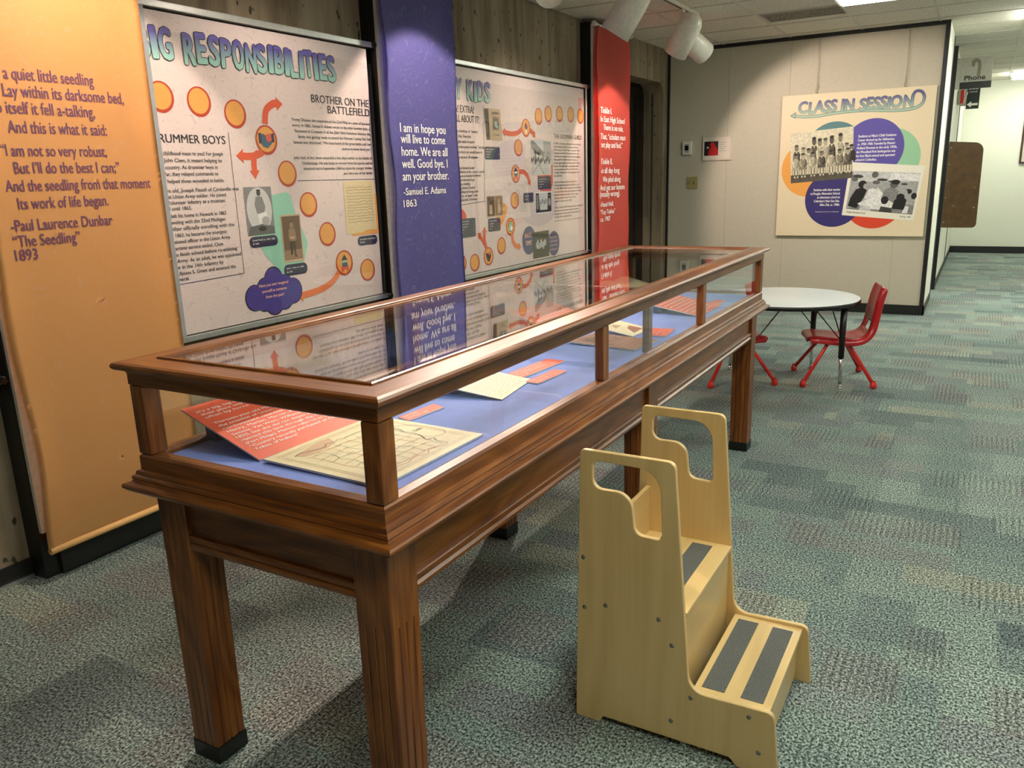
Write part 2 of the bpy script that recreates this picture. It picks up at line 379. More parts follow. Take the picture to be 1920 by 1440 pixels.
class Print:
    """flat printed shapes and lettering in (u,v), stacked by layers of half a millimetre"""
    def __init__(s, xf, step=.0005): s.xf = xf; s.bm = bmesh.new(); s.mats = []; s.step = step
    def mi(s, m):
        if m not in s.mats: s.mats.append(m)
        return s.mats.index(m)
    def poly(s, pts, m, layer=1):
        vv = [s.bm.verts.new(s.xf(u, v, layer*s.step)) for u, v in pts]
        f = s.bm.faces.new(vv); f.material_index = s.mi(m); return s
    def rect(s, u0, u1, v0, v1, m, layer=1): return s.poly([(u0,v0),(u1,v0),(u1,v1),(u0,v1)], m, layer)
    def rrect(s, u0, u1, v0, v1, r, m, layer=1): return s.poly(round_poly([(u0,v0,r),(u1,v0,r),(u1,v1,r),(u0,v1,r)]), m, layer)
    def disc(s, u, v, r, m, layer=1, n=40, rv=None, a0=0):
        rv = rv or r
        return s.poly([(u+r*math.cos(2*PI*k/n+a0), v+rv*math.sin(2*PI*k/n+a0)) for k in range(n)], m, layer)
    def ribbon(s, pts, w, m, layer=1, smooth=True):
        P = [Vector(p) for p in pts]
        if smooth:
            Q = []
            for i in range(len(P)-1):
                a, b, c, d = P[max(i-1, 0)], P[i], P[i+1], P[min(i+2, len(P)-1)]
                for k in range(6):
                    t = k/6
                    Q.append(.5*((2*b)+(c-a)*t+(2*a-5*b+4*c-d)*t*t+(3*b-a-3*c+d)*t**3))
            Q.append(P[-1]); P = Q
        ws = w if callable(w) else (lambda t: w)
        L_, R_ = [], []
        for i, p in enumerate(P):
            d = (P[min(i+1, len(P)-1)]-P[max(i-1, 0)]).normalized(); n = Vector((-d.y, d.x)); h = ws(i/(len(P)-1))/2
            L_.append(p+n*h); R_.append(p-n*h)
        lv = [s.bm.verts.new(s.xf(p.x, p.y, layer*s.step)) for p in L_]; rv = [s.bm.verts.new(s.xf(p.x, p.y, layer*s.step)) for p in R_]
        k = s.mi(m)
        for i in range(len(P)-1):
            f = s.bm.faces.new((rv[i], rv[i+1], lv[i+1], lv[i])); f.material_index = k
        return s
    def arrow(s, pts, w, head, m, layer=1):
        """curved arrow; the head sits at the last point"""
        a, b = Vector(pts[-2]), Vector(pts[-1]); d = (b-a).normalized(); n = Vector((-d.y, d.x))
        q = b-d*head*.9
        s.ribbon(list(pts[:-1])+[tuple(q)], w, m, layer)
        return s.poly([tuple(b), tuple(q+n*head*.75-d*head*.1), tuple(q), tuple(q-n*head*.75-d*head*.1)], m, layer+.2)
    def text(s, t, u, v, h, m, width=None, align='L', bold=0.012, layer=2, shear=0.0, fn=None, stretch=1.0, rot=0.0):
        vs_, fs = _glyphs(t, 0.0, shear)
        if not vs_: return s
        if bold >= .03: ring_ = [(bold*math.cos(a*PI/4), bold*math.sin(a*PI/4)) for a in range(8)]
        elif bold >= .008: ring_ = [(-bold, 0), (bold, 0)]
        else: ring_ = [(0, 0)]
        k = h/CAP; x0 = min(p[0] for p in vs_); x1 = max(p[0] for p in vs_)
        kx = k*stretch if width is None else width/(x1-x0)
        wd = (x1-x0)*kx; off = {'L': 0, 'R': -wd, 'C': -wd/2}[align]
        c, sn = math.cos(rot), math.sin(rot)
        i = s.mi(m)
        for q, (ox, oy) in enumerate(ring_):
            vv = []
            for x, y in vs_:
                a = (x-x0)*kx+off+ox*k; b_ = (y+oy)*k
                if fn: b_ += fn(a)
                vv.append(s.bm.verts.new(s.xf(u+a*c-b_*sn, v+a*sn+b_*c, (layer+.04*q)*s.step)))
            for f in fs:
                try: g = s.bm.faces.new([vv[j] for j in f]); g.material_index = i
                except ValueError: pass
        return s
    def build(s, name, parent=None):
        me = bpy.data.meshes.new(name); s.bm.to_mesh(me); s.bm.free()
        return new_obj(name, me, s.mats, parent)

# ================================================================== SETTING
CARPET = carpet_mat(); CONC = concrete_mat(); CTILE = ceiling_mat()
VINYL = plain('beige_vinyl_wall', (.60, .55, .445), .6, var=.03, scale=60)
HALLW = plain('pale_hall_wall', (.78, .79, .69), .6, var=.02)
m = MB(); m.face([(-1.6,-4,0),(6.5,-4,0),(6.5,16.4,0),(-1.6,16.4,0)])
structure(m.build('floor', CARPET))
m = MB(); m.face([(-1.6,-4,ZC),(-1.6,16.4,ZC),(6.5,16.4,ZC),(6.5,-4,ZC)])
structure(m.build('ceiling', CTILE))
# left concrete wall with deep rounded opening
pts = [(-4,0),(7.25,0)]+round_poly([(7.25,0,0),(7.25,2.47,.12),(9.035,2.47,.14),(9.035,0,0)])[1:]+[(9.035,0),(9.22,0),(9.22,ZC),(-4,ZC)]
clean = []
for p in pts:
    if not clean or (abs(p[0]-clean[-1][0])+abs(p[1]-clean[-1][1])) > 1e-5: clean.append(p)
m = MB(); m.prism(clean, lambda a, b, d: (d, a, b), -1.07, -.84)
structure(m.build('wall_left', CONC))
m = MB(); m.box(-1.10,-1.072,7.2,9.2,0,2.6); structure(m.build('window_1', plain('dark_window_glass', (.004,.004,.004), .15)))
# grooves in the jamb of the opening
m = MB(); m.box(-.97,-.958,9.028,9.036,0,2.40); structure(m.build('trim_1', plain('joint_shadow', (.05,.045,.035), .9)))
# far beige wall
m = MB(); m.box(-.84,1.935,9.19,9.32,0,ZC); structure(m.build('wall_far', VINYL))
m = MB(); m.box(-.846,-.815,9.17,9.192,0.1,2.80); structure(m.build('trim_2', BLACK))
m = MB(); m.box(1.897,1.937,9.17,9.20,0.1,ZC); structure(m.build('trim_3', BLACK))
m = MB(); m.box(-.84,1.937,9.168,9.20,ZC-.036,ZC); structure(m.build('trim_4', BLACK))
m = MB(); m.box(-.84,1.945,9.176,9.20,0,.1,.003); m.box(1.93,1.945,9.176,9.33,0,.1); structure(m.build('baseboard_far', BLACK))
for i, x in enumerate((-.15, .488, 1.598)):
    m = MB(); m.box(x-.0012,x+.0012,9.187,9.1905,.1,2.79); structure(m.build('trim_%d' % (5+i), plain('seam', (.40,.365,.29), .7)))
# hall wall: pier, gap, pier
m = MB(); m.box(1.80,1.935,9.32,10.28,0,ZC); structure(m.build('wall_hall_near', HALLW))
m = MB(); m.box(1.80,1.94,10.28,10.38,0,ZC); structure(m.build('trim_8', BLACK))
m = MB(); m.box(1.80,1.935,11.30,16.2,0,ZC); structure(m.build('wall_hall_far', HALLW))
m = MB(); m.box(1.74,1.945,11.20,11.30,0,ZC); structure(m.build('trim_9', BLACK))
m = MB(); m.box(1.90,1.942,13.9,14.0,0,ZC); structure(m.build('trim_10', BLACK))
m = MB(); m.box(1.935,1.941,9.33,10.28,0,.1); m.box(1.935,1.941,11.3,16.2,0,.1); structure(m.build('baseboard_hall', BLACK))
m = MB(); m.box(1.5,6.5,16.2,16.35,0,ZC); structure(m.build('wall_hall_end', HALLW))
m = MB(); m.box(1.93,6.5,16.175,16.21,0,.115); structure(m.build('baseboard_hall_end', BLACK))
m = MB(); m.box(.2,1.85,12.2,12.3,0,ZC); structure(m.build('wall_recess', HALLW))
m = MB(); m.box(6.5,6.6,-4,16.4,0,ZC); structure(m.build('wall_right', VINYL))
m = MB(); m.box(-1.6,6.6,-4.1,-4,0,ZC); structure(m.build('wall_back', VINYL))
m = MB(); m.box(-.842,-.826,-3.9,1.575,0,.075); m.box(-.842,-.826,2.31,3.88,0,.075); m.box(-.842,-.826,4.6,6.86,0,.075)
structure(m.build('baseboard_left', BLACK))
m = MB(); m.box(-.88,-.815,-3.9,1.57,0,.012); structure(m.build('trim_11', ALU))
# ceiling grid
GX, GY, X0, Y0 = .69, .65, -.22, 7.04
m = MB()
x = X0-GX
while x < 6.4:
    if x > -.84: m.box(x-.011,x+.011,-4,16.2,ZC-.005,ZC)
    x += GX
y = Y0-GY*16
while y < 16.2:
    m.box(-.84,6.5,y-.011,y+.011,ZC-.0045,ZC); y += GY
structure(m.build('trim_12', plain('ceiling_grid_steel', (.58,.55,.48), .5)))
# columns on the left wall: black core, white facing board, black base
BOARD = plain('white_board', (.72, .68, .62), .5)
COLS = [(1.575, 2.315), (3.885, 4.60), (6.86, 7.60)]
for i, (a, b) in enumerate(COLS):
    m = MB(); m.box(-.84,-.742,a,b,0,ZC-.03,.004); structure(m.build('column_%d' % (i+1), BLACKP))
    m = MB(); m.box(-.742,-.722,a+.005,b-.005,.20,ZC-.05,.002); structure(m.build('column_board_%d' % (i+1), BOARD))
    m = MB(); m.box(-.835,-.722,a+.06,b+.02,0,.10,.012); structure(m.build('baseboard_column_%d' % (i+1), BLACK))

# ------------------------------------------------------------------ ceiling lights and vent
LAMP = emit_mat('fluorescent_diffuser', TROFFER_COLOR, TROFFER_POWER)
def troffer(x, y, label, w=GX*1.0, d=GY, drop=.055):  # default drop is extra diffuser depth, added to throw light on the ceiling
    t = thing('ceiling_light', label, 'light', (x, y, ZC-.02), 'recessed fluorescent ceiling lights')
    m = MB(); m.ring([(0,.014),(0,0),(-.03,0),(-.03,.014)], -w/2+.005, w/2-.005, -d/2+.005, d/2-.005); m.build('frame', WHITEP, t)
    m = MB(); m.box(-w/2+.03,w/2-.03,-d/2+.03,d/2-.03,-drop,.012,min(.012,drop*.6)); m.build('diffuser', LAMP, t)
    return t
gx = lambda i: X0+GX*(i+.5)
gy = lambda j: Y0+GY*(j+.5)
troffer(gx(2), gy(0), 'fluorescent ceiling light above the round table, at the top edge of the view', drop=.006)
for (i, j, lab) in ((5,4,'ceiling light to the right of the poster wall, out of view'),(3,-8,'ceiling light added over the step stool to brighten its treads, out of view'),  # the stool light is added, placed to brighten the treads
                    (5,-5,'ceiling light right of the camera, overhead'),
                    (4,-11,'unseen ceiling light added beside the camera to brighten the near faces'),(4,3,'ceiling light at the mouth of the hall'),(4,12,'ceiling light deep in the hall'),  # the light beside the camera is added to brighten faces turned this way
                    (6,6,'ceiling light at the right of the hall, out of view'),(7,-2,'unseen ceiling light added far to the right to brighten the ceiling'),(7,7,'unseen ceiling light added right of the hall mouth to brighten the ceiling'),(1,6,'ceiling light in the recess off the hall')):  # the two rightmost lights are unseen, added so their bounce lifts the ceiling
    troffer(gx(i), gy(j), lab)
t = thing('ceiling_vent', 'speckled grey air vent set in the ceiling beside the fluorescent light', 'vent', (.835, 7.90, ZC-.012))
m = MB(); m.ring([(0,.01),(0,0),(-.012,0),(-.012,.01)], -.335,.335,-.2,.2); m.build('frame', plain('vent_frame', (.42,.40,.35), .6), t)
m = MB(); m.box(-.325,.325,-.19,.19,.004,.01); m.build('grille', plain('vent_grille', (.20,.18,.145), .8, var=.6, scale=55), t)

# ------------------------------------------------------------------ lighting track and spotlights
ENAMEL = plain('cream_enamel', (.80, .77, .68), .3, coat=.3)
t = thing('lighting_track', 'white ceiling track that carries the cylindrical spotlights', 'track', (.07, 3.6, 2.80))
m = MB(); m.box(-.022,.022,-4.6,3.68,0,.027,.002); m.build('rail', ENAMEL, t)
m = MB(); m.box(-.024,-.0225,-4.6,3.68,.002,.018); m.box(-.008,.008,-4.6,3.68,-.001,.001); m.build('slot', BLACK, t)
INSIDE = plain('lamp_inside', (.85, .8, .7), .4)
def spot_head(y, target, power, label, lens=None, angle=62, blend=.25, size=1.0, x=.07, dz=0.0, soft=.03):
    t = thing('track_spotlight', label, 'spotlight', (x, y, 2.80), 'cylindrical track spotlights')
    c = Vector((0, 0, -.235+dz)) if lens is None else Vector(lens)
    d = (Vector(target)-(Vector((x, y, 2.80))+c)).normalized()
    q = d.to_track_quat('Z', 'Y').to_matrix().to_4x4(); q.translation = c-d*.11
    r = .085*size
    prof = [(0,-.10*size),(r*.35,-.098*size),(r*.72,-.08*size),(r*.94,-.045*size),(r,0),(r*1.02,.2*size),(r*.97,.2*size),(r*.93,.02*size),(r*.5,.0),(0,.0)]
    m = MB(); m.lathe(prof, q, 28); m.build('housing', ENAMEL, t)
    m = MB(); m.box(-.012,.012,-.035,.035,-.02,-.002,.003); m.tube([(0,0,-.015),(0,0,c.z+.03)], .011, 8); m.build('stem', ENAMEL, t)
    m = MB(); m.lathe([(0,.012),(r*.8,.012),(r*.8,.022),(0,.022)], q, 24); m.build('lamp', emit_mat('lamp_face', SPOT_COLOR, 6.0), t)
    ld = bpy.data.lights.new('spot_lamp', 'SPOT'); ld.energy = power; ld.color = SPOT_COLOR; ld.spot_size = math.radians(angle); ld.spot_blend = blend
    ld.shadow_soft_size = soft
    lo = bpy.data.objects.new('spot_lamp', ld); COL.objects.link(lo); lo.parent = t
    lo.location = c+d*(.095); lo.rotation_euler = d.to_track_quat('-Z', 'Y').to_euler()
    return t
spot_head(1.95, (-.69, 1.98, 1.55), 58, 'track spotlight aimed at the orange banner, out of view', angle=86)
spot_head(3.0, (-.78, 3.05, 1.35), 26, 'track spotlight aimed at the first display panel, out of view', angle=110, blend=1.0)
spot_head(4.1, (-.69, 4.22, 1.62), 50, 'track spotlight aimed at the purple banner, out of view', angle=84)
spot_head(3.45, (1.08, 1.40, .87), 180, 'track spotlight aimed at the near end of the display case, out of view', angle=52, blend=.5)
spot_head(4.5, (1.10, 2.3, .87), 120, 'track spotlight aimed at the middle of the display case, out of view', angle=54, blend=.5)
spot_head(2.5, (.90, 3.9, .87), 150, 'track spotlight aimed at the far end of the display case, out of view', angle=54, blend=.5)
spot_head(5.66, (-.78, 5.55, 1.30), 28, 'cream cylindrical spotlight at the top edge, in front of the red banner', angle=110, blend=1.0, size=1.25, dz=.015)
spot_head(6.90, (-.69, 7.20, 1.50), 50, 'cream cylindrical spotlight at the end of the track, pointing left', angle=76, size=1.15, dz=0)
spot_head(7.27, (1.05, 9.10, 1.35), 90, 'cream cylindrical spotlight at the end of the track, pointing right', angle=80, blend=.35, size=1.15, dz=0)

# ================================================================== BANNERS
def banner(ya, yb, name_col, fab, label, lines, ink, seed, ztop=2.765, zbot=.135):
    rnd = random.Random(seed)
    t = thing('hanging_banner', label, 'banner', (-.68, (ya+yb)/2, zbot))
    NU, NV = 28, 110; w = yb-ya
    ph = [rnd.uniform(0, 6.28) for _ in range(6)]
    bm = bmesh.new(); G = []
    for j in range(NV+1):
        z = zbot+(ztop-zbot)*j/NV; row = []
        for i in range(NU+1):
            s = i/NU
            el = max(0, 1-s/.16)**1.5; er = max(0, (s-.84)/.16)**1.5
            wl = .5+.5*math.sin(z*7.0+ph[0])*math.sin(z*3.1+ph[1]); wr = .5+.5*math.sin(z*6.3+ph[2])*math.sin(z*2.7+ph[3])
            x = -.677+.0015*math.sin(z*2.2+ph[4])*math.sin(s*PI)+.022*el*wl+.026*er*wr
            y = ya+w*s+.012*el*math.sin(z*7.5+ph[1])-.018*er*wr
            row.append(bm.verts.new((x, y, z)))
        G.append(row)
    for j in range(NV):
        for i in range(NU):
            f = bm.faces.new((G[j][i], G[j][i+1], G[j+1][i+1], G[j+1][i])); f.smooth = True
    inv = Matrix.Translation(-Vector(t.location))
    bmesh.ops.solidify(bm, geom=bm.faces, thickness=.0012)
    bmesh.ops.transform(bm, matrix=inv, verts=bm.verts)
    me = bpy.data.meshes.new('cloth'); bm.to_mesh(me); bm.free(); new_obj('cloth', me, fab, t)
    m = MB(); m.tube([(-.677, ya-.004, zbot), (-.677, yb-.004, zbot)], .014, 14); m.build('bottom_hem', fab, t, inv=inv)
    m = MB(); m.tube([(-.68, ya-.03, ztop), (-.68, yb+.03, ztop)], .012, 12); m.build('rod', ALU, t, inv=inv)
    for e in (ya-.035, yb+.035):
        m = MB(); s = -1 if e < ya else 1
        m.tube([(-.68, e, ztop), (-.68, e+s*.02, ztop)], .022, 16); m.build('end_cap', WHITEP, t, inv=inv)
    for (tx, u0, u1, v, h) in lines:
        P = Print(XF_WALL(-.6745)); P.text(tx, u0, v, h, ink, width=u1-u0, bold=.012)
        o = P.build('text_line', t); o.data.transform(inv)
    return t
ORANGE = fabric_mat('orange_cloth', (.92, .52, .19), .10)
PURPLE = fabric_mat('purple_cloth', (.165, .155, .50), .14)
RED = fabric_mat('red_cloth', (.82, .105, .075), .05)
INK_PLUM = pr('plum', 96, 58, 92); INK_WHITE = pr('white', 250, 248, 245)
banner(1.578, 2.306, 'orange', ORANGE, 'orange hanging banner with a poem about a seedling, at the left edge', [
    ('a quiet little seedling', 1.717, 2.057, 1.895, .042), ('Lay within its darksome bed,', 1.705, 2.176, 1.836, .042), ('to itself it fell a-talking,', 1.655, 2.042, 1.778, .042),
    ('And this is what it said:', 1.701, 2.082, 1.712, .042), ('“I am not so very robust,', 1.66, 2.068, 1.632, .040), ('But I’ll do the best I can;”', 1.697, 2.114, 1.571, .040),
    ('And the seedling from that moment', 1.655, 2.246, 1.508, .040), ('Its work of life began.', 1.688, 2.044, 1.445, .040), ('-Paul Laurence Dunbar', 1.649, 2.048, 1.368, .040),
    ('“The Seedling”', 1.647, 1.902, 1.312, .040), ('1893', 1.645, 1.727, 1.262, .040)], INK_PLUM, 3)
banner(3.875, 4.597, 'purple', PURPLE, 'purple hanging banner with a letter quotation in white, between the display panels', [
    ('I am in hope you', 3.983, 4.456, 1.787, .052), ('will live to come', 3.983, 4.446, 1.724, .052), ('home. We are all', 3.983, 4.467, 1.651, .052),
    ('well. Good bye. I', 3.981, 4.461, 1.580, .052), ('am your brother.', 3.979, 4.467, 1.506, .052), ('-Samuel E. Adams', 3.98, 4.428, 1.420, .042), ('1863', 3.972, 4.101, 1.350, .042)], INK_WHITE, 11)
banner(6.85, 7.60, 'red', RED, 'red hanging banner with the Tiny Tinkles verse, far end of the left wall', [
    ('Tinkle I.', 6.924, 7.179, 2.042, .052), ('In East High School', 6.924, 7.49, 1.968, .05), ('There is no rule,', 6.983, 7.451, 1.898, .05), ('That, “scholars must', 6.923, 7.519, 1.818, .05),
    ('not play and fool.”', 6.922, 7.439, 1.746, .05), ('Tinkle II.', 6.921, 7.192, 1.599, .05), ('So all day long', 6.909, 7.362, 1.52, .05), ('We plod along', 6.968, 7.389, 1.44, .05),
    ('And get our lessons', 6.908, 7.498, 1.366, .05), ('(mostly wrong).', 6.907, 7.377, 1.308, .05), ('-Hazel Hull,', 6.907, 7.219, 1.220, .042), ('“Tiny Tinkles”', 6.906, 7.259, 1.151, .042), ('ca. 1907', 6.918, 7.142, 1.087, .042)], INK_WHITE, 23)

# ================================================================== DISPLAY PANELS
PAPER = plain('printed_paper', sr(238, 224, 218), .5, var=.015, scale=8)
def paper_mat():
    m, nt, b = base('doodled_paper'); L = nt.links.new
    tc = nd(nt, 'ShaderNodeTexCoord')
    n = nd(nt, 'ShaderNodeTexNoise', i_Scale=8.0, i_Detail=1.3, i_Distortion=1.6); L(tc.outputs['Object'], n.inputs['Vector'])
    mu = nd(nt, 'ShaderNodeMath', operation='MULTIPLY'); mu.inputs[1].default_value = 7; L(n.outputs['Fac'], mu.inputs[0])
    pp = nd(nt, 'ShaderNodeMath', operation='PINGPONG'); pp.inputs[1].default_value = .5; L(mu.outputs[0], pp.inputs[0])
    r = ramp(nt, [(0, sr(206, 190, 190)), (.03, sr(214, 198, 196)), (.05, sr(230, 213, 210)), (1, sr(230, 213, 210))]); L(pp.outputs[0], r.inputs['Fac'])
    L(r.outputs[0], b.inputs['Base Color']); b.inputs['Roughness'].default_value = .5; return m
DOODLE = paper_mat()
INK = pr('ink', 34, 30, 42); AMBER = pr('amber', 236, 168, 84); RUST = pr('rust', 190, 62, 34); ARROW = pr('arrow_red', 222, 88, 52)
ARROW2 = pr('arrow_orange', 235, 130, 78); MINT = pr('mint', 150, 212, 188); NAVY = pr('navy', 44, 44, 74); VIOLET = pr('violet', 78, 66, 150)
SEPIA = [pr('sepia_%d' % i, *c) for i, c in enumerate(((62,44,32),(104,80,60),(150,122,96),(196,172,140)))]
CREAMP = pr('cream_page', 226, 208, 164); HAND = pr('handwriting', 120, 100, 74); TEALB = pr('teal_blue', 62, 98, 128); CORAL = pr('coral', 224, 92, 72)
GREYP = pr('grey_pill', 84, 88, 98); PINK = pr('coral_text', 255, 196, 170); SLATE = pr('slate', 84, 92, 130); OLIVE = pr('olive', 74, 80, 62)
def dots(P, lst, r=.066):
    for u, v in lst: P.disc(u, v, r, RUST, 2); P.disc(u-.002, v+.003, r*.84, AMBER, 3)
def heading(name, text, u0, u1, v, h, parent, seed, xf=XF_WALL(-.7735), gap=.30, outline=.0036):
    """condensed cartoon capitals: gradient fill over a thin dark outline, each letter a little off the line"""
    rnd = random.Random(seed)
    hm = gradient_mat(name, v, v+h, sr(160, 210, 200), sr(92, 84, 168))
    P = Print(xf)
    rel = {'I': .42, ' ': .55, 'M': 1.3, 'N': 1.08, 'G': 1.08, 'O': 1.08, 'T': 1.0, 'L': .86, 'E': .88, 'Y': .98}
    ws = [rel.get(c, 1.0) for c in text]; k = (u1-u0)/(sum(ws)+gap*(len(text)-1)); pos = u0
    for ch, w in zip(text, ws):
        w *= k
        if ch != ' ':
            dv = rnd.uniform(-.05, .05)*h; ro = rnd.uniform(-.06, .06); o = outline
            P.text(ch, pos, v+dv, h, INK, width=w, bold=.030+o/h*CAP, layer=2, rot=ro)
            P.text(ch, pos, v+dv, h, hm, width=w, bold=.030, layer=3, rot=ro)
        pos += w+gap*k
    return P.build('heading', parent)
def pill(P, u0, u1, v0, v1, m, lines, r=.02, ink=INK_WHITE, h=.008):
    P.rrect(u0, u1, v0, v1, r, m, 4)
    n = len(lines); st = (v1-v0)/(n+1)
    for i, tx in enumerate(lines):
        P.text(tx, u0+.018, v1-st*(i+1)-h/2, h, ink, width=min(.9*(u1-u0)-.018, len(tx)*h*.72), layer=5, bold=.012)
def scribble(P, u0, u1, v0, v1, n, m, layer, seed):
    rnd = random.Random(seed)
    for i in range(n):
        v = v1-(v1-v0)*(i+.5)/n; pts = []
        k = 26; e = u1-(rnd.uniform(0, .25)*(u1-u0) if i == n-1 else rnd.uniform(0, .04)*(u1-u0))
        for j in range(k+1):
            pts.append((u0+(e-u0)*j/k, v+rnd.uniform(-.5, .5)*(v1-v0)/n*.55))
        P.ribbon(pts, (v1-v0)/n*.11, m, layer, smooth=False)
def frame_panel(ya, yb, t, inv):
    m = MB(); m.box(-.8,-.776,ya,yb,.842,2.238); m.build('printed_sheet', DOODLE, t, inv=inv)
    m = MB(); m.box(-.800,-.752,ya-.03,yb+.055,2.247,2.276,.003); m.build('top_rail', ALU, t, inv=inv)
    m = MB(); m.box(-.800,-.755,ya-.03,yb+.055,.812,.838,.003); m.build('bottom_rail', ALU, t, inv=inv)
    m = MB(); m.box(-.7655,-.7625,ya,yb+.02,.838,2.160); m.build('acrylic_cover', ACRYLIC, t, inv=inv)
    for s, e in ((-1, ya), (1, yb)):
        for z in (2.262, .825):
            m = MB(); m.tube([(-.80, e+s*.038, z), (-.735, e+s*.038, z)], .013, 12); m.build('standoff', BLACKP, t, inv=inv)

# --- first panel
t1 = thing('graphic_display', 'framed display panel headed BIG RESPONSIBILITIES, between the orange and purple banners', 'exhibit panel', (-.79, 3.1, .82))
inv = Matrix.Translation((.79, -3.1, -.82))
frame_panel(2.36, 3.842, t1, inv)
m = MB(); m.box(-.7625,-.750,2.356,2.384,.838,2.247,.001); m.build('side_strip', plain('grey_edge_strip', (.28,.31,.33), .35, var=.04), t1, inv=inv)
def fin(o): o.data.transform(inv); return o
o = heading('heading_print_big', 'BIG RESPONSIBILITIES', 2.352, 3.565, 2.044, .122, t1, 5); o.data.transform(inv)
for n_ in o.data.materials[1].node_tree.nodes:
    if n_.type == 'MAP_RANGE': n_.inputs['From Min'].default_value = 2.044-.82; n_.inputs['From Max'].default_value = 2.166-.82
P = Print(XF_WALL(-.7755))
dots(P, [(2.433,1.888),(2.633,1.880),(2.836,1.837),(3.138,1.558),(3.271,1.396),(3.397,1.231),(3.714,.998)])
dots(P, [(3.017,1.722),(3.516,1.060)], .072)
# joined hands emblem
P.poly([(2.975,1.745),(3.0,1.752),(3.02,1.738),(3.045,1.752),(3.062,1.742),(3.05,1.705),(3.02,1.682),(2.99,1.69),(2.972,1.715)], TEALB, 4)
P.poly([(3.012,1.748),(3.045,1.755),(3.052,1.722),(3.03,1.712),(3.015,1.722)], CORAL, 5); P.rect(2.965,2.985,1.705,1.755, NAVY, 5); P.rect(3.052,3.068,1.712,1.755, NAVY, 5)
# toy tower emblem
P.poly([(3.49,1.075),(3.545,1.075),(3.517,1.108)], NAVY, 4); P.rect(3.502,3.532,1.062,1.076, MINT, 4); P.rect(3.494,3.54,1.04,1.062, TEALB, 5); P.rect(3.486,3.548,1.012,1.04, CORAL, 4); P.disc(3.517,1.012,.013, AMBER, 5)
P.arrow([(3.018,1.80),(3.035,1.865),(3.085,1.898),(3.150,1.900)], .036, .045, ARROW, 3)
P.arrow([(2.985,1.665),(2.94,1.648),(2.89,1.643),(2.812,1.646)], .034, .045, ARROW, 3.3)
P.arrow([(2.955,1.66),(2.925,1.64),(2.918,1.60),(2.919,1.535)], .034, .042, ARROW, 3.6)
P.arrow([(3.465,1.012),(3.40,.965),(3.30,.935),(3.12,.918)], .036, .045, ARROW2, 3)
P.ribbon([(2.780,1.752),(2.781,1.085)], .003, INK, 2, False); P.ribbon([(2.781,1.085),(2.39,1.077)], .003, INK, 2, False)
P.ribbon([(3.205,1.522),(3.84,1.520)], .003, INK, 2, False)
# mint blob, cloud, letter
P.poly(round_poly([(2.93,1.16,.08),(2.86,1.28,.05),(2.88,1.42,.05),(3.02,1.455,.03),(3.14,1.470,.04),(3.165,1.36,.03),(3.24,1.20,.05),(3.20,1.10,.06),(3.06,1.02,.04)]), MINT, 2)
cl = []
LOBES = [(2.968,1.030,.062),(3.040,.995,.052),(3.092,.958,.066),(3.030,.930,.060),(2.960,.918,.064),(2.895,.935,.055),(2.838,.955,.064),(2.905,.995,.050),(2.968,.965,.075)]
for k in range(160):
    a = 2*PI*k/160; c, s_ = math.cos(a), math.sin(a); best = 0
    for (lu, lv, lr) in LOBES:
        du, dv = lu-2.968, lv-.965; b_ = du*c+dv*s_; q = b_*b_-(du*du+dv*dv-lr*lr)
        if q >= 0: best = max(best, b_+math.sqrt(q))
    cl.append((2.968+best*c, .965+best*s_))
P.poly([(2.968+(u-2.968)*1.03, .969+(v-.969)*1.05) for u, v in cl], INK, 3.4); P.poly(cl, VIOLET, 4)
for i, tx in enumerate(('Have you ever imagined', 'yourself as someone', 'from the past?')):
    P.text(tx, 2.966, 1.002-.030*i, .015, PINK, width=(.20,.17,.125)[i], align='C', layer=5, bold=.015)
P.rect(3.60,3.842,1.205,1.44, AMBER, 2); P.poly([(3.558,1.512),(3.825,1.512),(3.826,1.228),(3.74,1.232),(3.70,1.222),(3.64,1.218),(3.556,1.216)], CREAMP, 3)
scribble(P, 3.575, 3.81, 1.275, 1.485, 13, HAND, 4, 2)
# drummer photograph, boy photograph
P.rect(2.832,3.012,1.262,1.497, GREY[3], 3); P.disc(2.922,1.385,.082, GREY[5], 4, rv=.11); P.disc(2.925,1.468,.013, GREY[1], 5, rv=.016); P.rect(2.913,2.937,1.476,1.484, GREY[0], 6)
P.poly([(2.905,1.45),(2.945,1.45),(2.962,1.40),(2.95,1.365),(2.905,1.365),(2.892,1.41)], GREY[3], 5); P.poly([(2.905,1.365),(2.965,1.375),(2.975,1.325),(2.915,1.318)], GREY[6], 6); P.disc(2.955,1.33,.026, GREY[4], 7, rv=.022)
P.poly([(2.834,1.264),(3.010,1.264),(3.010,1.30),(2.93,1.315),(2.85,1.305)], GREY[2], 5); P.disc(2.93,1.292,.026, GREY[0], 6, rv=.012)
P.rect(3.054,3.198,1.106,1.352, SEPIA[3], 5); P.rect(3.062,3.190,1.120,1.344, SEPIA[1], 6); P.rect(3.064,3.188,1.122,1.17, SEPIA[2], 7)
P.disc(3.127,1.297,.014, SEPIA[2], 8, rv=.017); P.disc(3.127,1.305,.015, SEPIA[0], 7.5, rv=.014)
P.poly([(3.105,1.278),(3.148,1.278),(3.155,1.225),(3.145,1.215),(3.108,1.215),(3.098,1.235)], SEPIA[2], 8); P.poly([(3.108,1.215),(3.145,1.215),(3.142,1.15),(3.150,1.132),(3.135,1.132),(3.127,1.19),(3.118,1.145),(3.105,1.145)], SEPIA[0], 8); P.rect(3.110,3.142,1.228,1.238, SEPIA[3], 9)
pill(P, 2.836, 3.024, 1.203, 1.256, NAVY, ('Joseph Fissell, ca. 1861–1865', 'AP 1680'), .025)
pill(P, 3.046, 3.217, 1.038, 1.096, NAVY, ('John L. Clem, ca. 1863', 'AL 7431'), .027)
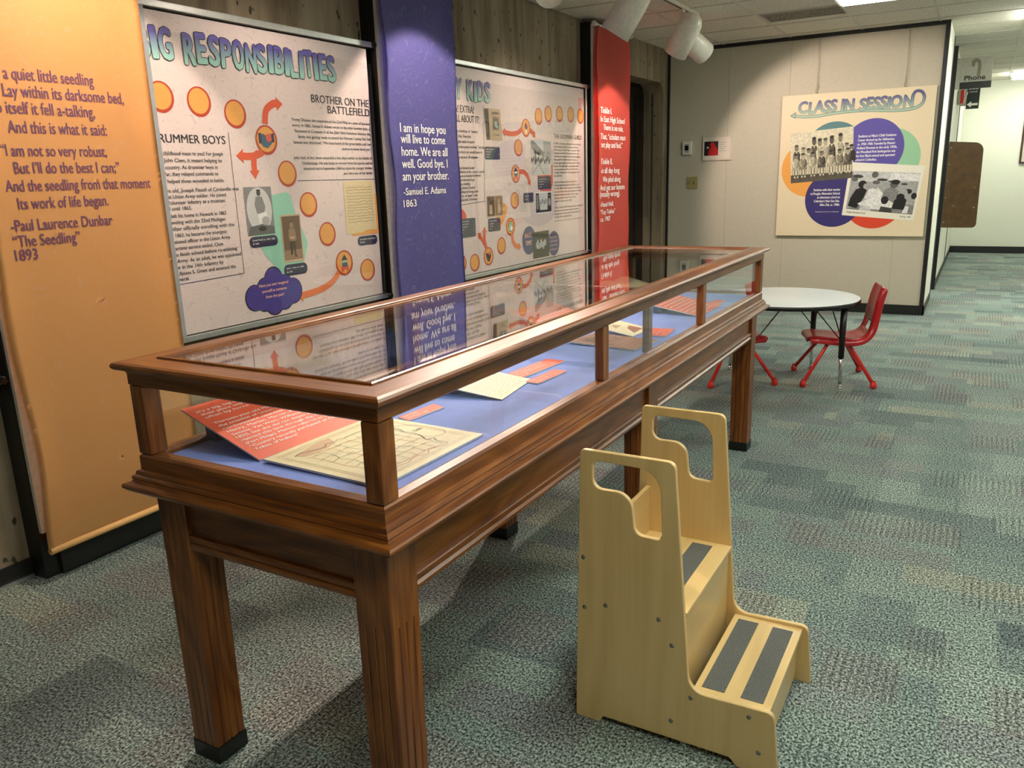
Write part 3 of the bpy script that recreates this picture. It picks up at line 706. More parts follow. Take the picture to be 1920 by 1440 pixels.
pill(P, 3.646, 3.822, 1.145, 1.198, NAVY, ('John Adams Family Papers', 'MSS 703'), .025)
fin(P.build('printed_graphics', t1))
P = Print(XF_WALL(-.7752))
P.text('DRUMMER BOYS', 2.355, 1.698, .036, INK, width=.402, bold=.012)
P.text('BROTHER ON THE', 3.830, 1.922, .040, INK, width=.468, align='R', bold=.012); P.text('BATTLEFIELD', 3.832, 1.872, .040, INK, width=.350, align='R', bold=.012)
Lt = [('What does childhood mean to you? For Joseph',1.645),('Fissell and John Clem, it meant helping to',1.615),('serve their country. As drummer boys in',1.585),('the Civil War, they relayed commands to',1.556),('troops and helped those wounded in battle.',1.525),
      ('At 14 years old, Joseph Fissell of Circleville was',1.484),('the youngest Union Army soldier. He joined',1.458),('the Ohio Volunteer Infantry as a musician',1.432),('and served until 1865.',1.406),
      ('John Clem left his home in Newark in 1862',1.374),('and was traveling with the 22nd Michigan',1.346),('Infantry. After officially enrolling with the',1.317),('regiment in 1863, he became the youngest',1.288),('noncommissioned officer in the Union Army.',1.260),('After his wartime service ended, Clem',1.231),('returned to finish school before re-enlisting',1.203),('in the U.S. Army. As an adult, he was appointed',1.174),('a lieutenant in the 24th Infantry by',1.146),('President Ulysses S. Grant and attained the',1.118),('rank of general.',1.092)]
for tx, v in Lt:
    full = {'What':2.759}.get(tx[:4]); P.text(tx, 2.295, v, .0162, INK, width=.0102*len(tx), layer=2, bold=.016)
for i, tx in enumerate(('Young Ohioans also experienced the Civil War as a time of loss and','worry. In 1863, Samuel E. Adams wrote to his older brother John, a','lieutenant in Company G of the 35th Ohio Volunteer Infantry. His','family was getting ready to attend the Warren County Fair, but','Samuel was distracted: “We have heard of the great battle and I am','anxious to know about you.”')):
    P.text(tx, 3.826, 1.823-.0283*i, .0150, INK, width=.00945*len(tx), align='R')
for i, tx in enumerate(('John had, in fact, been wounded a few days earlier in the Battle of','Chickamauga. He was lucky to recover from his injuries and he','mustered out in September 1864 to rejoin his younger brother','and the rest of his family.')):
    P.text(tx, 3.826, 1.632-.0278*i, .0150, INK, width=.00945*len(tx), align='R')
fin(P.build('body_text', t1))

# --- second panel
t2 = thing('graphic_display', 'framed display panel headed CITY KIDS, between the purple and red banners', 'exhibit panel', (-.79, 5.7, .82))
inv = Matrix.Translation((.79, -5.7, -.82))
frame_panel(4.50, 6.79, t2, inv)
m = MB(); m.box(-.7635,-.752,6.79,6.803,.838,2.247,.001); m.build('side_strip', plain('clear_edge_strip', (.62,.64,.6), .2, var=.04), t2, inv=inv)
def fin(o): o.data.transform(inv); return o
o = heading('heading_print_city', 'CITY KIDS', 4.52, 5.186, 2.032, .124, t2, 9); o.data.transform(inv)
for n_ in o.data.materials[1].node_tree.nodes:
    if n_.type == 'MAP_RANGE': n_.inputs['From Min'].default_value = 2.032-.82; n_.inputs['From Max'].default_value = 2.156-.82
P = Print(XF_WALL(-.7755))
dots(P, [(5.930,1.971),(6.099,1.997),(6.304,2.007),(6.518,2.013),(6.715,2.010),(5.588,1.726),(5.507,1.333),(5.284,1.006),(4.900,.918),(4.725,.930)], .064)
dots(P, [(5.716,1.876),(5.535,1.532),(5.430,1.140),(5.092,.945)], .068)
P.poly([(5.70,1.86),(5.73,1.86),(5.725,1.835),(5.705,1.835)], INK_WHITE, 4); P.disc(5.716,1.888,.022, SLATE, 4); P.disc(5.726,1.895,.012, CORAL, 5)
P.poly([(5.505,1.55),(5.565,1.55),(5.535,1.585)], NAVY, 4); P.rect(5.518,5.552,1.535,1.55, INK_WHITE, 4); P.rect(5.512,5.558,1.515,1.535, TEALB, 4); P.rect(5.505,5.565,1.485,1.515, CORAL, 4); P.disc(5.535,1.487,.013, AMBER, 5)
P.disc(5.43,1.14,.036, INK, 4, rv=.042); P.disc(5.43,1.14,.032, MINT, 5, rv=.038); P.disc(5.438,1.128,.018, INK_WHITE, 6)
P.poly([(5.055,.975),(5.085,.965),(5.12,.978),(5.128,.95),(5.10,.905),(5.075,.912),(5.058,.94)], INK, 4); P.disc(5.105,.965,.014, CORAL, 5)
P.arrow([(5.655,1.868),(5.58,1.835),(5.48,1.825),(5.345,1.838)], .036, .045, ARROW, 3); P.arrow([(5.768,1.862),(5.80,1.853),(5.84,1.835),(5.868,1.805)], .036, .042, ARROW, 3)
P.arrow([(5.60,1.548),(5.66,1.545),(5.72,1.515),(5.765,1.440)], .036, .042, ARROW, 3); P.arrow([(5.07,1.005),(5.03,1.055),(4.99,1.095),(4.955,1.125)], .03, .042, ARROW, 3)
P.arrow([(5.065,1.01),(5.045,1.06),(5.043,1.11),(5.050,1.165)], .03, .042, ARROW, 3.5); P.arrow([(5.45,1.085),(5.46,1.03),(5.50,.99),(5.585,.968)], .036, .045, ARROW2, 3)
P.ribbon([(5.102,1.998),(5.066,1.345)], .003, INK, 2, False); P.ribbon([(5.066,1.345),(4.60,1.325)], .003, INK, 2, False)
# little book, street photograph, captions
P.poly([(5.105,1.985),(5.16,1.99),(5.17,1.775),(5.125,1.775)], SEPIA[0], 3); P.poly([(5.16,1.99),(5.325,1.99),(5.348,1.772),(5.17,1.775)], SEPIA[3], 4); P.rect(5.215,5.305,1.845,1.935, SEPIA[2], 5); P.rect(5.225,5.295,1.852,1.925, GREY[2], 6); P.text('JUVENILE', 5.205, 1.955, .014, SEPIA[0], width=.105, layer=6); P.text('STORIES', 5.23, 1.805, .01, SEPIA[0], width=.07, layer=6); P.disc(5.255,1.885,.022, GREY[4], 7); P.disc(5.27,1.868,.012, MINT, 8)
pill(P, 5.092, 5.302, 1.638, 1.726, NAVY, ('Beadle’s Dime Book', 'Ohio History', 'Collection', 'Columbus'), .014)
P.poly([(5.88,1.53),(6.16,1.60),(6.16,1.45),(6.12,1.385),(5.93,1.395)], CORAL, 2); P.rect(5.788,6.134,1.517,1.786, GREY[5], 3)
P.poly([(5.79,1.784),(5.83,1.784),(6.0,1.70),(6.0,1.66),(5.80,1.72)], GREY[3], 4); P.poly([(6.0,1.784),(6.132,1.784),(6.132,1.63),(6.0,1.66)], GREY[4], 4); P.poly([(5.84,1.715),(5.93,1.69),(5.93,1.67),(5.84,1.69)], GREY[0], 5); P.rect(5.85,5.868,1.60,1.70, GREY[2], 5)
for k in range(12):
    u = 5.80+.027*k; P.disc(u, 1.635+.012*math.sin(k*2.1), .009, GREY[1 if k % 3 else 0], 6, rv=.02)
P.ribbon([(5.80,1.53),(5.91,1.60),(6.0,1.53)], .005, GREY[2], 5, False)
pill(P, 5.893, 6.126, 1.405, 1.508, NAVY, ('Street scene near the', 'settlement house', 'Columbus, Ohio', 'ca. 1910'), .014)
P.poly([(5.25,1.36),(5.40,1.29),(5.36,1.22),(5.27,1.14),(5.22,1.20)], AMBER, 2); P.rect(5.094,5.321,1.228,1.380, SEPIA[3], 3); P.rect(5.10,5.20,1.234,1.374, SEPIA[1], 4); P.rect(5.21,5.315,1.234,1.374, SEPIA[2], 4)
P.disc(5.145,1.335,.014, SEPIA[0], 5, rv=.018); P.poly([(5.125,1.315),(5.165,1.315),(5.17,1.25),(5.125,1.25)], SEPIA[3], 5); P.disc(5.262,1.34,.013, SEPIA[3], 5, rv=.017); P.poly([(5.245,1.32),(5.28,1.32),(5.285,1.25),(5.24,1.25)], SEPIA[3], 5)
pill(P, 5.103, 5.277, 1.123, 1.218, NAVY, ('Newsboys with dog', 'and papers', 'ca. 1900', 'Ohio'), .014)
P.disc(4.74,1.23,.075, CORAL, 2); pill(P, 4.695, 4.928, 1.106, 1.236, GREYP, ('Boys from the newsboys’', 'association, formed in', 'Columbus, pictured', 'with papers', 'ca. 1908', 'AL 05'), .012)
P.rect(5.84,6.132,1.214,1.384, INK_WHITE, 3); P.rect(5.848,6.124,1.222,1.376, GREY[0], 4); P.poly([(5.90,1.376),(6.06,1.376),(6.05,1.24),(5.92,1.24)], GREY[5], 5); P.poly([(5.86,1.36),(5.89,1.36),(5.895,1.25),(5.86,1.25)], GREY[3], 5)
for k in range(5): P.disc(5.935+.03*k, 1.30+.012*(k % 2), .012, GREY[3], 6, rv=.02)
P.disc(6.09,1.30,.02, GREY[4], 6, rv=.03)
pill(P, 5.647, 5.811, 1.310, 1.385, NAVY, ('Sewing class', 'ca. 1913'), .014)
P.disc(5.722,1.012,.112, SLATE, 2); P.rect(5.785,6.068,.856,1.070, OLIVE, 3)
for k in range(9):
    u = 5.85+.019*k; P.disc(u, .965+.02*math.sin(k*1.9), .016, GREY[5], 5, rv=.024)
P.poly([(5.85,.93),(6.0,.95),(6.01,.985),(5.86,.97)], GREY[6], 4)
P.disc(6.16,.953,.104, SLATE, 2.5)
P.text('SNACK', 5.70, 1.035, .036, PINK, width=.115, align='C', layer=5, bold=.02); P.text('TIME!', 5.71, .975, .036, PINK, width=.10, align='C', layer=5, bold=.02)
for i, tx in enumerate(('Many children', 'had their daily', 'snack at the', 'settlement')): P.text(tx, 6.09, 1.0-.034*i, .016, PINK, layer=5, width=.13)
P.ribbon([(6.18,1.135),(6.74,1.135)], .003, INK, 2, False)
fin(P.build('printed_graphics', t2))
P = Print(XF_WALL(-.7752))
P.text('EXTRA! EXTRA!', 4.60, 1.945, .046, INK, width=.364, bold=.012); P.text('READ ALL ABOUT IT!', 4.575, 1.882, .046, INK, width=.455, bold=.012)
for i, tx in enumerate(('In the 19th century, newsboys, or “newsies,”','worked throughout Ohio. These boys','and some girls bought stacks of papers','to sell on street corners every morning. Typically,','there was no way to return any unsold issues to','the printer, so they survived off whatever','they sold.')):
    P.text(tx, 4.56, 1.815-.0345*i, .019, INK, width=.0105*len(tx), layer=2)
for i, tx in enumerate(('In Toledo, a man named Samuel Gunckel','began organizing children of the city to a special','Christmas dinner, where he founded the Newsie','Association. The club restricted boys','from swearing, lying, stealing,','smoking and drinking alcohol. Gunckel','saw newsboys as hustling and scrappy, but','also kind and deserving—as “good” as the','other children enjoying their Christmas','holidays.')):
    P.text(tx, 4.56, 1.572-.0268*i, .017, INK, width=.0103*len(tx), layer=2)
P.text('THE GODMAN GUILD', 6.19, 1.812, .034, INK, width=.54, bold=.012)
for i, tx in enumerate(('In 1898, a Columbus settlement house formed to','help working families in the area thrive,','addressing the lack of local programs. Years','of growth and fund raising allowed the new','settlement house, opening libraries and gyms.','The upper floor held rooms for classes,','a stage, baths and a nursery school for Anna','Keagle. The staff taught many trades with','women, youth and children, for free when','needed. Clubs, games and outings filled out','the week day.','','The house moved twice from Vine St. to','a larger home beyond the rail station, and','in early 1920s, after raising money for land,','the city turned it into new programs for young','mothers, health and youth classes, a year','of home study in civics. The union of','neighbors began anew in 1923.','','Today, Godman Guild serves the city in education,','food pantry and summer camps for families','through job training and in many programs of','its own and the neighborhood.')):
    if tx: P.text(tx, 6.186, 1.765-.0262*i, .0135, INK, width=.0115*len(tx), layer=2)
fin(P.build('body_text', t2))

# --- edge of the panel left of the orange banner
t0 = thing('graphic_display', 'edge of a display panel left of the orange banner', 'exhibit panel', (-.79, .9, .82))
inv = Matrix.Translation((.79, -.9, -.82))
frame_panel(.2, 1.52, t0, inv)

# ================================================================== FAR WALL: poster, wires, small fittings
FY = 9.150
t = thing('hanging_poster', 'square cream poster headed CLASS IN SESSION hung on the beige wall', 'poster', (1.15, FY+.02, .805))
inv = Matrix.Translation((-1.15, -FY-.02, -.805))
m = MB(); m.box(.428,1.873,FY,FY+.03,.806,2.248,.002); m.build('board', plain('poster_cream', sr(240, 222, 190), .5, var=.02, scale=50), t, inv=inv)
P = Print(XF_FAR(FY-.0005))
PV1 = pr('poster_violet', 94, 82, 170); PV2 = pr('poster_indigo', 58, 50, 118); PG = pr('poster_green', 158, 208, 168); PT = pr('poster_teal', 88, 134, 138); PO = pr('poster_orange', 246, 172, 84); PRD = pr('poster_red', 228, 74, 44)
R_ = .285
P.disc(1.50,1.59,R_, PG, 1, 64); P.disc(.975,1.68,R_, PT, 1, 64); P.disc(.742,1.50,R_, PO, 1.5, 64); P.disc(1.39,1.17,R_, PRD, 1, 64); P.disc(1.345,1.69,R_, PV1, 2, 64); P.disc(1.0,1.185,R_, PV2, 2, 64)
for i, (tx, u) in enumerate((('Students at Nina’s Child Guidance',1.198),('Center dressed up for Halloween,',1.196),('ca. 1950–1960. Founded by Eleanor',1.195),('Holland Brennan in the early 1950s,',1.193),('the Woodland Park kindergarten was',1.19),('the first Black-owned and operated',1.188),('school in Columbus.',1.186))):
    P.text(tx, u, 1.795-.0385*i, .024, INK_WHITE, width=.0105*len(tx)+.005*(i<6), layer=4, bold=.02)
P.text('Ohio History Connection, P 314', 1.186, 1.475, .010, INK_WHITE, width=.26, layer=4)
for i, tx in enumerate(('Students with their teacher','at Douglas Alternative School,','an elementary school on','Columbus’s Near East Side.','Allen Zak, ca. 1980s')):
    P.text(tx, 1.062, 1.272-.0385*i, .024, INK_WHITE, width=.0098*len(tx), align='R', layer=4, bold=.02)
P.text('Columbus Free Press Collection', 1.062, 1.052, .010, INK_WHITE, width=.235, align='R', layer=4)
P.build('printed_discs', t).data.transform(inv)
# title with its looping arrow
tm = gradient_mat('poster_title', 2.03-.805, 2.20-.805, sr(178, 204, 184), sr(92, 78, 146)); DT = pr('title_outline', 96, 122, 122)
P = Print(XF_FAR(FY-.0005))
for k, ch in enumerate('CLASS IN SESSION'):
    if ch == ' ': continue
    pre = _glyphs('CLASS IN SESSION'[:k+1], .05)[0]; g = _glyphs(ch, .05)[0]; allg = _glyphs('CLASS IN SESSION', .05)[0]
    x0 = min(p[0] for p in allg); kk = (1.690-.600)/(max(p[0] for p in allg)-x0)
    w = (max(p[0] for p in g)-min(p[0] for p in g))*kk; u = .600+(max(p[0] for p in pre)-x0)*kk-w
    dv = (.004, -.006, .003, .0)[k % 4]
    P.text(ch, u, 2.064+dv, .108, DT, width=w*.86, bold=.030+.020, layer=3, shear=.06); P.text(ch, u, 2.064+dv, .108, tm, width=w*.86, bold=.030, layer=4, shear=.06)
loop = [(1.665,2.10),(1.668,2.165),(1.695,2.205),(1.745,2.195),(1.770,2.14),(1.745,2.075),(1.66,2.042),(1.5,2.038),(1.25,2.055),(1.0,2.050),(.80,2.030),(.66,2.030),(.545,2.045)]
P.ribbon(loop, .030, DT, 1); P.ribbon(loop, .020, tm, 2)
P.poly([(.515,2.046),(.575,2.082),(.568,2.046),(.570,2.015)], DT, 2.2); P.poly([(.53,2.046),(.566,2.068),(.562,2.046),(.564,2.026)], tm, 2.6)
P.build('title', t).data.transform(inv)
# class photograph: two rows of children
def quad(a, b, c, d): return lambda s, q: tuple((1-q)*((1-s)*a[k]+s*b[k])+q*((1-s)*d[k]+s*c[k]) for k in (0, 1))
P = Print(XF_FAR(FY-.0005)); rnd = random.Random(4)
Q = quad((.560,1.357),(1.172,1.398),(1.147,1.908),(.528,1.868))
def qp(pts, m, l): P.poly([Q(*p) for p in pts], m, l)
def el(s, q, rs, rq, m, l, n=16): qp([(s+rs*math.cos(2*PI*k/n), q+rq*math.sin(2*PI*k/n)) for k in range(n)], m, l)
SEP = [plain('photo_%d' % i, sr(*c), .5, var=.16, scale=60) for i, c in enumerate(((44,40,34),(92,86,74),(140,132,114),(184,176,154),(226,218,192)))]
qp([(0,0),(1,0),(1,1),(0,1)], SEP[4], 3); qp([(0,0),(1,0),(1,.13),(0,.16)], SEP[1], 4)
def kid(s, h, q, top, tone, skin, seat):
    r = .035
    qp([(s-.066,q),(s+.066,q),(s+.060,q+h*.52),(s+.036,q+h*.68),(s-.036,q+h*.68),(s-.060,q+h*.52)], SEP[tone], top)
    qp([(s-.060,q+h*.50),(s-.036,q+h*.62),(s-.030,q+h*.30),(s-.010,q+h*.22),(s-.020,q+h*.16),(s-.055,q+h*.26)], SEP[min(4,tone+1)], top+.1)
    qp([(s+.060,q+h*.50),(s+.055,q+h*.26),(s+.020,q+h*.14),(s+.006,q+h*.20),(s+.030,q+h*.30),(s+.036,q+h*.62)], SEP[max(0,tone-1)], top+.1)
    qp([(s-.016,q+h*.70),(s+.016,q+h*.70),(s,q+h*.58)], SEP[4], top+.15)
    el(s, q+h*.84, r, h*.155, SEP[skin], top+.2); el(s, q+h*.945, r*.98, h*.062, SEP[0 if (tone+skin) % 3 else 1], top+.3)
    for e in (-.012, .012): el(s+e, q+h*.845, .004, .008, SEP[0], top+.4, 8)
    qp([(s-.012,q+h*.76),(s+.012,q+h*.76),(s+.008,q+h*.745),(s-.008,q+h*.745)], SEP[0], top+.4)
    if seat:
        for e in (-.03, .02): qp([(s+e,q-.13),(s+e+.018,q-.13),(s+e+.02,q+.02),(s+e-.004,q+.02)], SEP[2], top-.1)
        for e in (-.03, .02): qp([(s+e-.005,q-.155),(s+e+.024,q-.155),(s+e+.02,q-.125),(s+e,q-.125)], SEP[4], top+.1)
        for e in (-.062, .058): qp([(s+e,q-.2),(s+e+.006,q-.2),(s+e+.006,q+.12),(s+e,q+.12)], SEP[0], top-.15)
for i, (s, h, tone) in enumerate(((.10,.42,1),(.21,.36,3),(.295,.33,3),(.385,.54,1),(.475,.50,3),(.565,.50,3),(.665,.53,1),(.80,.56,3),(.90,.36,3),(.975,.32,0))): kid(s, h, .34, 5+.01*i, tone, (2,3,2,1,2,3,1,2,3,2)[i], False)
for i, (s, tone) in enumerate(((.085,3),(.205,2),(.36,3),(.505,1),(.655,3),(.79,2),(.92,1))): kid(s, .33, .25+.02*s, 7+.02*i, tone, (2,3,2,2,1,2,3)[i], True)
o = P.build('class_photograph', t); o.data.transform(inv)
GPH = [plain('photograph_grey_%d' % i, sr(v, v, v), .5, var=.16, scale=60) for i, v in enumerate((26, 62, 98, 134, 170, 204, 232))]
# classroom photograph in its white border
P = Print(XF_FAR(FY-.0005))
Q = quad((1.092,1.022),(1.772,.962),(1.836,1.497),(1.140,1.556))
qp([(0,0),(1,0),(1,1),(0,1)], pr('photo_border', 244, 240, 226), 2.6)
Q = quad((1.128,1.086),(1.757,1.022),(1.800,1.428),(1.165,1.470))
qp([(0,0),(1,0),(1,1),(0,1)], GPH[4], 3); qp([(.12,.72),(1,.80),(1,1),(0,1)], GPH[5], 3.2); qp([(.58,.80),(1,.82),(1,.97),(.58,.98)], GPH[6], 3.3); qp([(0,0),(1,0),(1,.22),(.6,.30),(.4,.05),(.2,.12)], GPH[3], 3.4)
for (s, q, w, h, g) in ((.10,.86,.16,.09,1),(.47,.80,.16,.07,1),(.62,.77,.12,.05,2),(.80,.72,.10,.05,1),(.35,.92,.10,.16,2),(.20,.70,.08,.08,0),(.88,.55,.10,.12,0),(.97,.45,.08,.16,0),(.73,.62,.07,.09,4),(.06,.78,.10,.10,2)): el(s, q, w/2, h/2, GPH[g], 3.6)
qp([(.02,.08),(.04,.30),(.10,.52),(.20,.60),(.27,.52),(.24,.32),(.16,.04)], GPH[0], 4); el(.19,.66,.065,.10, GPH[0], 4.2); el(.235,.62,.03,.07, GPH[4], 4.3)
qp([(.25,.30),(.30,.55),(.42,.62),(.52,.45),(.50,.28)], GPH[6], 4); el(.39,.66,.06,.10, GPH[4], 4.2); el(.39,.73,.055,.05, GPH[2], 4.3)
qp([(.50,.28),(.52,.52),(.62,.66),(.74,.55),(.72,.28)], GPH[3], 4); el(.655,.70,.06,.09, GPH[2], 4.2); el(.67,.76,.065,.06, GPH[0], 4.3); qp([(.72,.30),(.74,.55),(.86,.58),(.92,.30)], GPH[4], 4.1)
qp([(.16,.16),(.30,.30),(.62,.30),(.80,.18),(.55,.05),(.30,.05)], GPH[6], 5); el(.56,.30,.055,.10, GPH[0], 5.2); qp([(.68,.10),(.70,.32),(.80,.44),(.88,.34),(.86,.10)], GPH[0], 5.2); el(.78,.40,.06,.09, GPH[0], 5.3)
qp([(.50,.0),(.52,.14),(.68,.12),(.70,.0)], GPH[1], 5.4); qp([(.84,.02),(.88,.20),(.93,.18),(.92,.02)], GPH[6], 5.1)
qp([(.20,.0),(.22,.14),(.36,.10),(.38,.0)], GPH[5], 5.1)
P.text('Douglas Alternative School', 1.135, 1.048, .018, SEP[1], width=.185, layer=4, rot=-.09); P.text('Spring, 1984', 1.645, 1.000, .016, SEP[1], width=.10, layer=4, rot=-.09)
P.build('classroom_photograph', t).data.transform(inv)
WIRE = plain('wire_steel', (.45, .42, .36), .4, .6)
for x, lab in ((.765, 'thin hanging wire at the left of the cream poster'), (1.590, 'thin hanging wire at the right of the cream poster')):
    w = thing('picture_wire', lab, 'wire', (x, FY+.012, 2.248), 'wires the poster hangs from')
    m = MB(); m.tube([(0,0,.05),(0,0,ZC-2.248-.036)], .0022, 6); m.build('cable', WIRE, w)
    m = MB(); m.tube([(0,0,.09),(.006,0,.075),(.006,0,.055),(-.006,0,.045),(-.010,0,.025),(0,0,.002),(.012,0,.012)], .0042, 8); m.build('hook', plain('hook_brass', (.45,.38,.22), .35, .7), w)
# thermostat, notice, switch plate
t = thing('thermostat', 'small white thermostat with dark display on the beige wall', 'thermostat', (-.600, 9.19, 1.77))
m = MB(); m.box(-.05,.05,-.03,0,-.072,.072,.005); m.build('case', plain('white_plastic', (.78,.78,.74), .4), t)
m = MB(); m.box(-.022,.022,-.033,-.0295,-.027,.03,.001); m.box(-.022,.022,-.032,-.0295,.036,.041); m.box(-.022,.022,-.032,-.0295,-.043,-.037); m.build('display', plain('dark_display', (.015,.017,.017), .2), t)
t = thing('wall_notice', 'clear holder with a black and red picture and a short text', 'notice', (-.26, 9.19, 1.75))
inv = Matrix.Translation((.26, -9.19, -1.75))
m = MB(); m.box(-.424,-.098,9.176,9.19,1.624,1.880,.002); m.build('holder', plain('clear_plastic_holder', (.66,.60,.52), .2, coat=.5), t, inv=inv)
P = Print(XF_FAR(9.1755)); P.rect(-.420,-.112,1.640,1.872, pr('notice_paper', 224, 212, 198), 1); P.rect(-.402,-.245,1.678,1.830, GREY[0], 2)
P.poly([(-.355,1.679),(-.248,1.679),(-.250,1.74),(-.295,1.815),(-.318,1.825),(-.345,1.795),(-.325,1.775),(-.352,1.73)], pr('cardinal_red', 196, 24, 24), 3); P.disc(-.362,1.765,.012, GREY[5], 4)
for i in range(5): P.ribbon([(-.228,1.812-.022*i),(-.228+(.07,.05,.075,.06,.08)[i],1.812-.022*i)], .006, GREY[4], 3, False)
P.build('printed_sheet', t).data.transform(inv)
t = thing('wall_plate', 'tan electrical switch plate below the thermostat', 'switch', (-.533, 9.19, 1.389))
m = MB(); m.box(-.062,.062,-.012,0,-.066,.066,.004); m.build('plate', plain('tan_plastic', (.42,.36,.16), .45), t)
for x in (-.025, .025):
    m = MB(); m.box(x-.008,x+.008,-.022,-.01,-.016,.016,.002); m.build('toggle', plain('tan_plastic_dark', (.30,.25,.10), .45), t)

# ------------------------------------------------------------------ hall fittings
t = thing('phone_sign', 'grey translucent hanging sign reading Phone above the hall', 'sign', (2.145, 11.45, 2.53))
inv = Matrix.Translation((-2.145, -11.45, -2.53))
m = MB(); m.box(1.985,2.310,11.445,11.455,2.442,2.715,.002); m.build('plate', plain('sign_grey', (.42,.41,.34), .4), t, inv=inv)
m = MB(); m.box(1.985,2.312,11.44,11.46,2.365,2.440,.002); m.build('black_band', BLACKP, t, inv=inv)
m = MB(); m.box(1.938,1.986,11.44,11.46,2.365,2.715,.002); m.build('bracket', plain('sign_grey2', (.40,.39,.33), .4), t, inv=inv)
P = Print(XF_FAR(11.4448)); P.text('Phone', 2.030, 2.462, .050, GREY[0], width=.215, bold=.03, layer=2); P.build('lettering', t).data.transform(inv)
P = Print(XF_FAR(11.4448)); P.ribbon([(2.105,2.63),(2.125,2.68),(2.165,2.66),(2.175,2.60),(2.170,2.50)], .036, pr('sign_taupe', 128, 122, 98), 1); P.ribbon([(2.105,2.68),(2.110,2.61)], .032, pr('sign_taupe', 128, 122, 98), 1.3, False)
P.build('handset_symbol', t).data.transform(inv)
t = thing('phone_booth_panel', 'brown rounded side panel of a wall phone booth in the hall', 'phone booth panel', (2.13, 11.6, 1.25))
inv = Matrix.Translation((-2.13, -11.6, -1.25))
poly = round_poly([(1.938,.735,.01),(2.318,.735,.05),(2.308,1.745,.10),(1.938,1.775,.01)], 8)
m = MB(); m.prism(poly, lambda a, b, d: (a, d, b), 11.57, 11.64); m.build('panel', plain('brown_laminate', (.085,.042,.012), .35, coat=.4, var=.2, scale=12), t, inv=inv)
for (x, z) in ((1.96,1.70),(1.962,1.50),(1.958,1.30),(1.955,1.10),(1.96,.80),(2.05,1.0),(2.27,.98),(2.26,1.22)):
    m = MB(); m.sphere((x, 11.568, z), .006, seg=8); m.build('rivet', CHROME, t, inv=inv)
t = thing('directional_sign', 'dark green hanging sign with a white left arrow below the Phone sign', 'sign', (2.10, 13.6, 2.4))
inv = Matrix.Translation((-2.10, -13.6, -2.4))
m = MB(); m.box(2.022,2.18,13.59,13.61,2.255,2.62,.002); m.build('plate', plain('dark_green_sign', (.010,.022,.020), .4), t, inv=inv)
m = MB(); m.box(1.938,2.024,13.592,13.608,2.30,2.62,.002); m.build('bracket', plain('sign_grey2', (.40,.39,.33), .4), t, inv=inv)
P = Print(XF_FAR(13.5895)); P.arrow([(2.165,2.315),(2.13,2.315),(2.085,2.315),(2.030,2.315)], .030, .055, INK_WHITE, 2); P.build('arrow', t).data.transform(inv)
P = Print(XF_FAR(13.5895)); P.text('Info', 2.045, 2.515, .042, INK_WHITE, width=.11, layer=2, bold=.02); P.text('Level', 2.052, 2.475, .018, INK_WHITE, width=.09, layer=2)
P.build('lettering', t).data.transform(inv)
t = thing('fire_alarm', 'red and grey fire alarm strobe on the hall wall', 'alarm', (1.938, 12.7, 2.36))
m = MB(); m.box(0,.035,-.09,.09,-.09,.09,.004); m.build('back_box', plain('alarm_grey', (.30,.28,.22), .5), t)
m = MB(); m.box(.034,.075,-.085,.085,-.085,.085,.006); m.build('body', plain('alarm_red', (.45,.012,.012), .35), t)
m = MB(); m.prism([(.075,-.08),(.115,.05),(.108,.055),(.075,-.055)], lambda a, b, d: (a, d, b), -.06, .06); m.build('strobe', plain('alarm_lens', (.80,.75,.66), .15), t)
t = thing('wall_picture', 'dark framed picture on the hall end wall at the right edge', 'picture', (3.03, 16.19, 2.0))
m = MB(); m.box(-.21,.25,-.03,0,-.52,.28,.004); m.build('frame', plain('maroon_frame', (.05,.015,.02), .4), t)
m = MB(); m.box(-.18,.22,-.034,-.028,-.49,.25); m.build('print', pr('pale_print', 200, 196, 178), t)

# ================================================================== DISPLAY CASE
XL, XR, YN, YF = .620, 1.385, 1.152, 4.363       # body faces
case = thing('display_case', 'long dark oak glass-topped display case on legs, with blue lining', 'display case', (1.0025, 2.7575, 0))
inv = Matrix.Translation((-1.0025, -2.7575, 0))
def part(m, name, mat, parent=case): return m.build(name, mat, parent, inv=inv)
def ring_parts(name, prof):
    """four mitred mouldings; long ones with grain along y, short ones along x"""
    for k in range(4):
        bm = bmesh.new(); cs = ((XL,YN,-1,-1),(XR,YN,1,-1),(XR,YF,1,1),(XL,YF,-1,1))
        A, B = cs[k], cs[(k+1) % 4]; n = len(prof)
        va = [bm.verts.new((A[0]+A[2]*o, A[1]+A[3]*o, z)) for o, z in prof]; vb = [bm.verts.new((B[0]+B[2]*o, B[1]+B[3]*o, z)) for o, z in prof]
        for i in range(n): bm.faces.new((va[i], va[(i+1) % n], vb[(i+1) % n], vb[i]))
        bm.faces.new(va); bm.faces.new(list(reversed(vb)))
        bmesh.ops.recalc_face_normals(bm, faces=bm.faces); bmesh.ops.transform(bm, matrix=inv, verts=bm.verts)
        me = bpy.data.meshes.new(name); bm.to_mesh(me); bm.free()
        new_obj(name, me, OAK[0] if k % 2 == 0 else OAK[1], case)
ring_parts('lid_rail', [(-.068,1.076),(.0,1.076),(.004,1.083),(.012,1.084),(.020,1.087),(.0245,1.092),(.025,1.097),(.022,1.1025),(.014,1.1055),(-.050,1.1055),(-.051,1.1095),(-.056,1.111),(-.062,1.109),(-.063,1.1045),(-.068,1.1035)])
ring_parts('upper_rail', [(-.038,1.045),(-.004,1.045),(0,1.049),(0,1.0755),(-.038,1.0755)])
ring_parts('lower_rail', [(-.042,.832),(0,.832),(0,.866),(-.006,.872),(-.030,.8735),(-.042,.868)])
